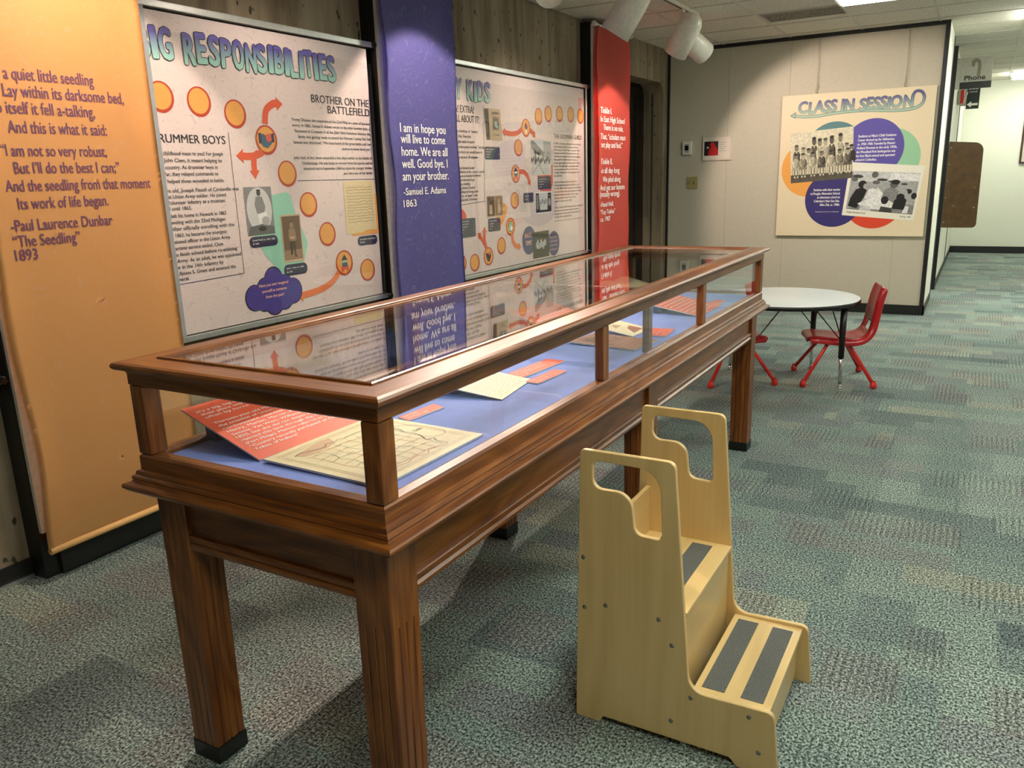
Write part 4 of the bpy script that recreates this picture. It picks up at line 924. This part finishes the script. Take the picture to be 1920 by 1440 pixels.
ring_parts('base_moulding', [(-.05,.768),(.012,.770),(.026,.779),(.035,.788),(.036,.794),(.033,.799),(.018,.803),(.016,.808),(.018,.812),(.016,.817),(.010,.820),(.010,.824),(.008,.829),(.0,.8318),(-.05,.8318)])
for x, y in ((XL,YN),(XR,YN),(XR,YF),(XL,YF)):
    sx = 1 if x == XL else -1; sy = 1 if y == YN else -1
    m = MB(); a, b = sorted((x+sx*.001, x+sx*.046)); c, d = sorted((y+sy*.001, y+sy*.050)); m.box(a, b, c, d, .8735, 1.045, .004); part(m, 'corner_post', OAK[2])
for x in (XR, XL):
    s = -1 if x == XR else 1
    for y in (2.248, 3.294):
        m = MB(); a, b = sorted((x+s*.002, x+s*.032)); m.box(a, b, y, y+.044, .8735, 1.045, .005); part(m, 'mullion', OAK[2])
    m = MB(); a, b = sorted((x+s*.036, x+s*.062)); m.box(a, b, 2.742, 2.776, .862, 1.076, .003); part(m, 'inner_post', OAK[2])
m = MB(); m.box(XL+.068,XR-.068,2.742,2.776,1.080,1.0985,.002); part(m, 'cross_bar', OAK[0])
m = MB(); m.box(XL+.064,XR-.064,YN+.064,YF-.064,1.0990,1.1030); part(m, 'glass_top', GLASS)
for x0, x1 in ((XL+.016, XL+.019), (XR-.019, XR-.016)):
    m = MB(); m.box(x0,x1,YN+.047,YF-.047,.874,1.0445); part(m, 'side_glass', GLASS)
for y0, y1 in ((YN+.016, YN+.019), (YF-.019, YF-.016)):
    m = MB(); m.box(XL+.043,XR-.043,y0,y1,.874,1.0445); part(m, 'end_glass', GLASS)
BLUE = plain('blue_lining', sr(128, 150, 228), .75, var=.03, scale=14)
m = MB(); m.box(XL+.043,XR-.043,YN+.043,YF-.043,.775,.851); part(m, 'deck', OAK[1])
m = MB(); m.box(XL+.046,XR-.046,YN+.052,YF-.052,.8512,.860,.001); part(m, 'deck_lining', BLUE)
# aprons with bottom moulding
LX0, LX1, LY0, LY1 = .637, 1.3675, 1.169, 4.3455; LS = .100
def apron(x0, x1, y0, y1, axis, name):
    m = MB(); m.box(x0,x1,y0,y1,.640,.770); 
    if axis == 0:
        s = -1 if y0 < 2 else 1; f = y0 if s < 0 else y1
        m.prism([(f,.627),(f+s*.010,.630),(f+s*.012,.640),(f+s*.006,.646),(f+s*.010,.652),(f+s*.010,.663),(f+s*.008,.666),(f,.666)], lambda a, b, d: (d, a, b), x0, x1)
    else:
        s = -1 if x0 < 1 else 1; f = x0 if s < 0 else x1
        m.prism([(f,.627),(f+s*.010,.630),(f+s*.012,.640),(f+s*.006,.646),(f+s*.010,.652),(f+s*.010,.663),(f+s*.008,.666),(f,.666)], lambda a, b, d: (a, d, b), y0, y1)
    part(m, name, OAK[0] if axis == 0 else OAK[1])
apron(LX0+LS, LX1-LS, LY0+.014, LY0+.036, 0, 'end_apron'); apron(LX0+LS, LX1-LS, LY1-.036, LY1-.014, 0, 'end_apron')
MY0 = 2.700
for x0, x1 in ((LX1-.036, LX1-.014), (LX0+.014, LX0+.036)):
    apron(x0, x1, LY0+LS, MY0, 1, 'side_apron'); apron(x0, x1, MY0+LS, LY1-LS, 1, 'side_apron')
def leg(x0, y0):
    def sec(w, groove):
        h = w/2; pts = []
        for k in range(4):
            a = k*PI/2; c, s = math.cos(a), math.sin(a)
            row = [(-h+.003, -h)]
            if groove:
                for g in (-.26, 0, .26): row += [(g*w-.003, -h), (g*w, -h+.004), (g*w+.003, -h)]
            row += [(h-.003, -h)]
            pts += [(c*p-s*q, s*p+c*q) for p, q in row]
        return pts
    cx, cy = x0+LS/2, y0+LS/2
    m = MB()
    def loft(z0, w0, z1, w1, gr):
        A = [m.bm.verts.new((cx+p, cy+q, z0)) for p, q in sec(w0, gr)]; B = [m.bm.verts.new((cx+p, cy+q, z1)) for p, q in sec(w1, gr)]
        n = len(A)
        for i in range(n): m.bm.faces.new((A[i], A[(i+1) % n], B[(i+1) % n], B[i]))
        m.bm.faces.new(list(reversed(A))); m.bm.faces.new(B)
    loft(.050, .094, .575, .098, True); loft(.575, .098, .770, .100, False)
    l = part(m, 'leg', OAK[2])
    m = MB(); m.box(cx-.0495,cx+.0495,cy-.0495,cy+.0495,0,.050,.004); m.build('foot_cap', BLACKP, l, inv=inv)
for y in (LY0, MY0, LY1-LS):
    for x in (LX0, LX1-LS): leg(x, y)

# ------------------------------------------------------------------ things inside the case
ORP = plain('orange_card', sr(238, 98, 66), .55, var=.02); WHITE_EDGE = plain('white_foam_board', (.80,.80,.78), .6)
MOUNT = plain('navy_block', sr(70, 80, 130), .7)
def card_xf(o, ang, tilt):
    """o: low front-left corner; reads along dir at ang from +y; rises away from the right-hand side"""
    du = Vector((math.sin(ang), math.cos(ang), 0)); dv = Vector((-math.cos(ang)*math.cos(tilt), math.sin(ang)*math.cos(tilt), math.sin(tilt))); dn = du.cross(dv)
    o = Vector(o)
    return (lambda u, v, w: tuple(o+du*u+dv*v+dn*w)), du, dv, dn
def card(name, label, cat, o, ang, tilt, w, d, mat, thick=.004, group=None, block=False):
    t = thing(name, label, cat, o, group)
    xf0, du, dv, dn = card_xf((0, 0, 0), ang, tilt)
    lift = .0005
    xf = lambda u, v, q: xf0(u, v, q+lift)
    m = MB(); P8 = [xf(0,0,0),xf(w,0,0),xf(w,d,0),xf(0,d,0)]; Q8 = [xf(0,0,thick),xf(w,0,thick),xf(w,d,thick),xf(0,d,thick)]
    m.face(list(reversed(P8)), 1); m.face(Q8, 0)
    for i in range(4): m.face([P8[i], P8[(i+1) % 4], Q8[(i+1) % 4], Q8[i]], 1)
    m.build('board', [mat, WHITE_EDGE], t)
    if block:
        h = d*.80*math.sin(tilt)-.002; c = du*(w*.5)+dv*(d*.86); ww = w*.38; dd = .020
        dh = Vector((dv.x, dv.y, 0)).normalized(); m = MB(); low = []; top = []
        for a, b in ((-1,-1),(1,-1),(1,1),(-1,1)):
            p = Vector((c.x, c.y, 0))+du*a*ww+dh*b*dd; low.append((p.x, p.y, -.0002)); top.append((p.x, p.y, h))
        m.face(list(reversed(low))); m.face(top)
        for i in range(4): m.face([low[i], low[(i+1) % 4], top[(i+1) % 4], top[i]])
        m.build('support_block', MOUNT, t)
    return t, (lambda u, v, q: xf0(u, v, q+thick+lift)), w, d
DZ = .8602
t, xf, w, d = card('text_card', 'largest orange text card, propped up beside the old map', 'text card', (.917,1.262,DZ), .055, math.radians(17), .42, .300, ORP, group='orange text cards on stands in the case', block=True)
P = Print(xf)
for i, (tx, ln) in enumerate((('It’s a big, big world. Children find',.285),('their place within it, sometimes',.272),('often by force',.135),('',0),('Thirteen-year-old Mary Munson drew',.31),('the creation of Union County and other',.325),('northwestern counties: Allen, Hancock,',.33),('Henry, Marion, Mercer, Paulding, Putnam,',.345),('Seneca, Van Wert, Williams and Wood in',.335),('1820, but she did not depict them. The US',.345),('claimed this land through the 1817 Treaty of',.365),('(Fort Meigs). Munson referred to this in her map',.375),('“Country recently purchased of the Wyandot',.365),('Tribes of Indians”',.14))):
    if tx: P.text(tx, .022, .262-.0172*i, .0098, INK_WHITE, width=ln, bold=.016)
P.build('lettering', t)
PARCH = pr('parchment', 246, 234, 192); MAPR = pr('map_red', 196, 110, 84); MAPG = pr('map_grey', 132, 120, 96); MAPP = pr('map_pink', 226, 190, 156)
t, xf, w, d = card('old_map', 'hand drawn cream map of counties lying flat on the blue lining', 'map', (1.296,1.252,DZ), .02, .012, .402, .362, PARCH, .005)
P = Print(xf); rnd = random.Random(8)
for k, c in ((.022, MAPR), (.03, MAPG)):
    P.ribbon([(k,k),(w-k,k),(w-k,d-k),(k,d-k),(k,k)], .0012, c, 1, False)
P.poly([(.05,.31),(.16,.335),(.19,.33),(.17,.29),(.10,.275),(.06,.285)], MAPP, 1)
def wob(a, b, n=8, j=.006): return [(a[0]+(b[0]-a[0])*i/n+rnd.uniform(-j, j), a[1]+(b[1]-a[1])*i/n+rnd.uniform(-j, j)) for i in range(n+1)]
for i in range(7): P.ribbon(wob((.06,.06+.035*i),(.30,.05+.036*i)), .0013, MAPG if i % 3 else MAPR, 2)
for i in range(8): P.ribbon(wob((.065+.033*i,.05),(.06+.034*i,.28)), .0013, MAPG if i % 2 else MAPR, 2)
P.ribbon(wob((.30,.04),(.33,.30),12,.012), .002, GREY[1], 3); P.ribbon(wob((.06,.04),(.30,.045),12,.008), .0016, MAPR, 3); P.ribbon(wob((.05,.30),(.32,.30),14,.01), .0018, GREY[2], 3)
P.ribbon([(.325,.10),(.36,.09),(.385,.12),(.38,.20),(.35,.24),(.322,.22),(.315,.14),(.325,.10)], .0014, GREY[2], 3); P.text('OHIO', .335, .165, .012, GREY[2], width=.035, layer=3)
for i in range(26): u, v = rnd.uniform(.07,.30), rnd.uniform(.06,.27); P.ribbon([(u,v),(u+rnd.uniform(.01,.03),v+rnd.uniform(-.002,.002))], .0014, GREY[3], 3, False)
P.build('drawing', t)
def small_label(label, o, ang, w, d, lines, tilt=.0, raise_=0.0):
    t, xf, w, d = card('caption_card', label, 'caption card', (o[0],o[1],DZ), ang, tilt, w, d, ORP, .004, 'orange caption cards on the blue lining', )
    P = Print(xf); n = len(lines)
    for i, tx in enumerate(lines): P.text(tx, .010, d-(d/(n+.6))*(i+1), min(.007, d/(n+1)*.55), INK_WHITE, width=min(w-.02, .0048*len(tx)), bold=.012)
    P.build('lettering', t); return t
small_label('small orange caption card right behind the old map', (1.052,1.675), .09, .152, .040, ('Map of Ohio,', 'Mary Munson, 1820'), .10)
CREAM2 = pr('letter_paper', 240, 230, 196)
t, xf, w, d = card('handwritten_letter', 'handwritten cream letter propped on a pale block in the case', 'letter', (1.178,1.966,DZ), -.145, .145, .255, .215, CREAM2, .003, block=True)
P = Print(xf); scribble(P, .012, .243, .012, .205, 17, MAPG, 1, 5); P.build('handwriting', t)
small_label('orange caption card with several lines, behind the handwritten letter', (1.105,2.215), .07, .285, .075, ('Samuel Adams wrote to his brother John after', 'the battle of Chickamauga, sending news of', 'home and of the county fair that season.', 'Letter, 1863'))
small_label('narrow orange caption card in front of the longer one, by the side glass', (1.188,2.175), .06, .19, .050, ('Samuel E. Adams to', 'John Adams, 1863'))
t, xf, w, d = card('text_card', 'orange text card tilted up at the middle of the case, seen through the lid', 'text card', (.955,2.905,DZ), .09, math.radians(15), .33, .32, ORP, group='orange text cards on stands in the case', block=True)
P = Print(xf); 
for i, tx in enumerate(('All in a day’s work', '', 'Children worked on the streets of every', 'Ohio city. Newsies sold papers, bootblacks', 'shined shoes, and others ran messages', 'from dawn to late at night.', 'Reformers hoped to send them', 'to school instead.')):
    if tx: P.text(tx, .02, .275-.033*i, .014, INK_WHITE, width=min(.29, .0078*len(tx)), bold=.014)
P.build('lettering', t)
BROWNP = pr('brown_print', 178, 118, 92); 
t, xf, w, d = card('brown_photograph', 'reddish brown street photograph lying flat between the caption cards', 'photograph', (1.285,2.758,DZ), .10, .02, .205, .285, BROWNP, .005)
P = Print(xf, .0004); rnd = random.Random(31)
P.rect(.01,w-.01,.012,d*.45, pr('brown_light', 196, 134, 104), 1)
for i in range(9): v = .03+.028*i; P.ribbon(wob((.012,v),(w-.012,v+.004),6,.003), .0022, pr('brown_dark', 112, 72, 58), 2, False)
for i in range(14): u = rnd.uniform(.02,w-.03); v = rnd.uniform(.10,.24); P.rect(u,u+rnd.uniform(.008,.02),v,v+rnd.uniform(.012,.03), pr('brown_dark', 112, 72, 58), 3+i*.1)
P.build('picture', t)
t, xf, w, d = card('picture_card', 'pale cream folded card with a brown drawing, leaning behind the brown photograph', 'card', (1.183,3.005,DZ), .03, .17, .190, .155, CREAM2, .003)
P = Print(xf); P.poly([(.06,.02),(.16,.025),(.15,.085),(.10,.07)], BROWNP, 1); P.poly([(.05,.10),(.12,.105),(.10,.135),(.07,.13)], SEPIA[3], 1); P.ribbon([(.06,.02),(.11,.075),(.16,.025)], .002, SEPIA[0], 2, False); P.build('drawing', t)
small_label('orange caption card beyond the brown photograph, by the side glass', (1.305,3.05), -.10, .165, .090, ('Newsboys’ picnic', 'Toledo, ca. 1905', 'Photograph'))
t, xf, w, d = card('text_card', 'orange text card tilted up near the far end of the case', 'text card', (1.292,3.555,DZ), .0, math.radians(10), .345, .26, ORP, group='orange text cards on stands in the case', block=True)
P = Print(xf)
for i, tx in enumerate(('Read all about it', 'Schools in Ohio opened to many more', 'children during the 1800s. Readers and', 'spellers passed from older students', 'to younger ones, and the lessons', 'inside were learned by heart.', 'Pupils wrote on slates and kept', 'copybooks for their best work.', 'Some of these survive today.')):
    P.text(tx, .018, .225-.0255*i, .013, INK_WHITE, width=min(.31, .0088*len(tx)), bold=.014)
P.build('lettering', t)
small_label('smallest orange caption card at the far end of the case', (1.275,3.93), .0, .12, .055, ('School reader', 'ca. 1850'))
# open book on a cradle, tipped towards the right-hand side
t = thing('open_book', 'open book with cream pages on a cradle at the far end of the case', 'book', (.79,4.0,DZ), None, -.12)
TIP = Matrix.Translation((0, 0, .036)) @ Matrix.Rotation(math.radians(13), 4, 'Y')
pg = [(0,.024),(.05,.034),(.10,.037),(.152,.031),(.152,.016),(.10,.018),(.05,.016),(0,.010)]
for s_ in (-1, 1):
    m = MB(); m.prism(pg if s_ > 0 else [(-a, b) for a, b in reversed(pg)], lambda a, b, d: (d, a, b), -.125, .125)
    m.build('page_block', plain('aged_pages', sr(240, 232, 192), .7), t, inv=TIP)
m = MB(); m.box(-.13,.13,-.156,.156,.004,.0095,.001); m.build('cover', plain('brown_leather', (.06,.03,.015), .6), t, inv=TIP)
m = MB()
for y in (-.12, .112):
    m.prism([(-.11,0),(.11,0),(.11,.0125),(-.11,.0635)], lambda a, b, d: (a, d, b), y, y+.008)
m.prism([(-.11,.0585),(.11,.0075),(.11,.0125),(-.11,.0635)], lambda a, b, d: (a, d, b), -.112, .112)
m.build('cradle', plain('cradle_grey', (.35,.36,.36), .3), t)
P = Print(lambda u, v, q: (-v, u, .0372+q)); scribble(P, .03, .135, -.10, .10, 12, MAPG, 1, 12); o = P.build('printed_text', t); o.data.transform(TIP)
m = MB(); m.box(.108,.130,.03,.075,.030,.046,.004); m.build('page_clip', BLACKP, t, inv=TIP)

# ================================================================== STEP STOOL
st = thing('step_stool', 'pale maple plywood step stool with cut-out handles and grey treads', 'step stool', (1.76, 2.03, 0))
inv = Matrix.Translation((-1.76, -2.03, 0))
outer = round_poly([(1.490,0,.008),(1.565,0,.012),(1.572,.022,.012),(1.93,.022,.012),(1.948,0,.012),(2.054,0,.008),(2.036,.188,.022),(1.818,.182,.045),(1.768,.810,.022),(1.510,.810,.014)], 8)
hole = round_poly([(1.545,.705,.028),(1.652,.707,.045),(1.664,.597,.026),(1.738,.594,.012),(1.730,.780,.060),(1.545,.783,.020)], 8)
for y in (1.8075, 2.2575):
    m4 = Matrix(((1,0,0,0),(0,0,-1,y),(0,1,0,0),(0,0,0,1)))
    me = curve_plate([outer, hole], .015, .0025, m4); me.transform(inv)
    o = new_obj('side_panel', me, [MAPLE[2]], st)
    for p in me.polygons: p.material_index = 0
Y0s, Y1s = 1.8152, 2.2498
m = MB(); m.box(1.822,2.022,Y0s,Y1s,.162,.177,.003); m.build('lower_tread', MAPLE[1], st, inv=inv)
m = MB(); m.box(1.530,1.803,Y0s,Y1s,.384,.399,.003); m.build('upper_tread', MAPLE[1], st, inv=inv)
m = MB(); m.box(2.000,2.012,Y0s,Y1s,.030,.1615,.001); m.build('lower_riser', MAPLE[1], st, inv=inv)
m = MB(); m.box(1.784,1.796,Y0s,Y1s,.03,.3835,.001); m.build('upper_riser', MAPLE[1], st, inv=inv)
m = MB(); m.box(1.528,1.542,Y0s,Y1s,.3995,.550,.003); m.build('back_rail', MAPLE[1], st, inv=inv)
GRIP = plain('grey_grip_tape', (.105,.11,.105), .9, var=.45, scale=420)
for x0, x1, z in ((1.840,1.900,.177),(1.942,2.000,.177),(1.690,1.752,.399),(1.592,1.652,.399)):
    m = MB(); m.box(x0,x1,Y0s+.028,Y1s-.028,z,z+.0012); m.build('grip_strip', GRIP, st, inv=inv)
SCREW = plain('screw_steel', (.35,.33,.30), .3, .9)
for (x, z) in ((1.518,.502),(1.520,.352),(1.583,.373),(1.733,.370),(1.770,.304),(1.824,.165),(1.772,.078),(1.975,.159),(2.003,.064)):
    q = Matrix.Translation((x, 1.800, z)) @ Matrix.Rotation(PI/2, 4, 'X')
    m = MB(); m.lathe([(0,.0022),(.0022,.0022),(.0024,.0005),(.0045,.0022),(.0062,.0012),(.0066,-.001)], q, 14); m.build('screw', SCREW, st, inv=inv)

# ================================================================== ROUND TABLE AND CHAIRS
tb = thing('round_table', 'low round white children’s table with black edge and adjustable legs', 'table', (1.195, 5.98, 0))
R0 = .500; H = .612
m = MB(); m.lathe([(0,H),(R0-.006,H),(R0-.004,H-.001)], seg=72); m.lathe([(0,H-.028),(R0-.01,H-.028),(R0-.004,H-.001)], seg=72); m.build('table_top', plain('white_laminate', (.80,.85,.88), .28, var=.02), tb)
m = MB(); m.lathe([(R0-.006,H-.0005),(R0,H-.003),(R0+.001,H-.014),(R0,H-.029),(R0-.02,H-.031),(R0-.06,H-.031)], seg=72); m.build('edge_band', BLACKP, tb)
for k in range(4):
    a = math.radians(-17.4)+k*PI/2; c, s = math.cos(a)*.44, math.sin(a)*.44
    m = MB(); m.tube([(c*.985,s*.985,H-.031),(c*.99,s*.99,.215)], [.0225,.0195], 16)
    l = m.build('leg', BLACKP, tb)
    m = MB(); m.tube([(c*.99,s*.99,.26),(c,s,.028)], .0125, 12); m.lathe([(0,.03),(.012,.03),(.017,.018),(.012,.012),(.019,.006),(.019,0),(0,0)], Matrix.Translation((c,s,0)), 14); m.build('leg_extension', CHROME, l)
    for e in (-.42, .42):
        b = a+e; m = MB(); m.tube([(c*.985,s*.985,.315),(c*.96+.012*math.cos(b),s*.96+.012*math.sin(b),.335),(math.cos(b)*.30,math.sin(b)*.30,H-.034)], .0045, 8); m.build('brace', BLACKP, l)
REDP = plain('red_plastic', (.42, .010, .014), .32, coat=.25, var=.03)
REDM = plain('red_enamel', (.64, .024, .018), .3, coat=.3, var=.03)
def shell_mesh():
    prof = [(.212,.300,.150),(.218,.318,.168),(.205,.343,.182),(.15,.354,.192),(.06,.346,.198),(-.05,.338,.198),(-.12,.340,.192),(-.165,.356,.180),(-.195,.392,.168),(-.210,.45,.160),(-.222,.53,.158),(-.236,.61,.156),(-.252,.672,.150),(-.262,.700,.135),(-.270,.706,.12)]
    # finer sampling along the profile
    pts = []
    for i in range(len(prof)-1):
        a, b, c, d = (Vector(prof[max(i-1,0)]), Vector(prof[i]), Vector(prof[i+1]), Vector(prof[min(i+2,len(prof)-1)]))
        for k in range(3):
            t = k/3; pts.append(.5*((2*b)+(c-a)*t+(2*a-5*b+4*c-d)*t*t+(3*b-a-3*c+d)*t**3))
    pts.append(Vector(prof[-1]))
    bm = bmesh.new(); G = []; NV = 14
    for i, p in enumerate(pts):
        f = i/(len(pts)-1); row = []
        tg = (pts[min(i+1,len(pts)-1)]-pts[max(i-1,0)]); n = Vector((tg.z and -(-tg.y) or 0, 0, 0))
        t2 = Vector((tg.x, tg.y)).normalized(); nrm = Vector((t2.y, -t2.x))     # upward / forward normal in (x,z)
        for j in range(NV+1):
            v = -1+2*j/NV; dish = .010*(1-v*v)*-1; roll = -.046*max(0, abs(v)-.80)**1.6/.2**1.6
            k = dish+roll
            row.append(bm.verts.new((p.x+nrm.x*k, v*p.z*(1-.02*max(0, abs(v)-.8)/.2), p.y+nrm.y*k)))
        G.append(row)
    n = len(pts)
    for i in range(n-1):
        for j in range(NV):
            if 24 <= i <= 26 and (3 <= j <= 10): 
                continue
            f = bm.faces.new((G[i][j], G[i][j+1], G[i+1][j+1], G[i+1][j])); f.smooth = True
    bmesh.ops.recalc_face_normals(bm, faces=bm.faces)
    r = bmesh.ops.solidify(bm, geom=bm.faces, thickness=.009)
    for f in bm.faces: f.smooth = True
    me = bpy.data.meshes.new('seat_shell'); bm.to_mesh(me); bm.free(); return me
def make_chair(loc, rz, label):
    t = thing('child_chair', label, 'chair', loc, 'red chairs at the round table', rz)
    new_obj('seat_shell', shell_mesh(), REDP, t)
    for sx in (1, -1):
        for sy in (1, -1):
            m = MB(); top = (.045*sx-.01, .115*sy, .330); mid = (.075*sx-.005, .135*sy, .285); foot = (.233*sx, .25*sy, .030)
            m.tube([top, mid, foot], .013, 12); l = m.build('leg', REDM, t)
            m = MB(); m.lathe([(0,0),(.013,0),(.0215,.008),(.024,.020),(.021,.034),(.0145,.046),(.0135,.054)], Matrix.Translation((.233*sx,.25*sy,0)), 16); m.build('ball_foot', REDM, l)
            m = MB(); m.sphere((.105*sx, .150*sy+sy*.010, .252), .0045, seg=8); m.build('rivet', CHROME, l)
    m = MB(); m.tube([(.03,-.115,.322),(.03,.115,.322)], .010, 10); m.tube([(-.055,-.115,.322),(-.055,.115,.322)], .010, 10); m.build('under_frame', REDM, t)
    return t
def copy_tree(o, parent=None):
    c = o.copy(); COL.objects.link(c)
    if parent is not None: c.parent = parent
    for ch in list(o.children): copy_tree(ch, c)
    return c
ch = make_chair((1.526, 6.09, 0), math.atan2(-.306, -.952), 'red plastic child chair at the right of the round table, back to the wall corner')
c2 = copy_tree(ch); c2.location = (.862, 5.835, 0); c2.rotation_euler = (0, 0, math.atan2(.539, .843)); c2['label'] = 'red plastic child chair mostly hidden behind the far leg of the display case'

bpy.data.objects.remove(_fo)
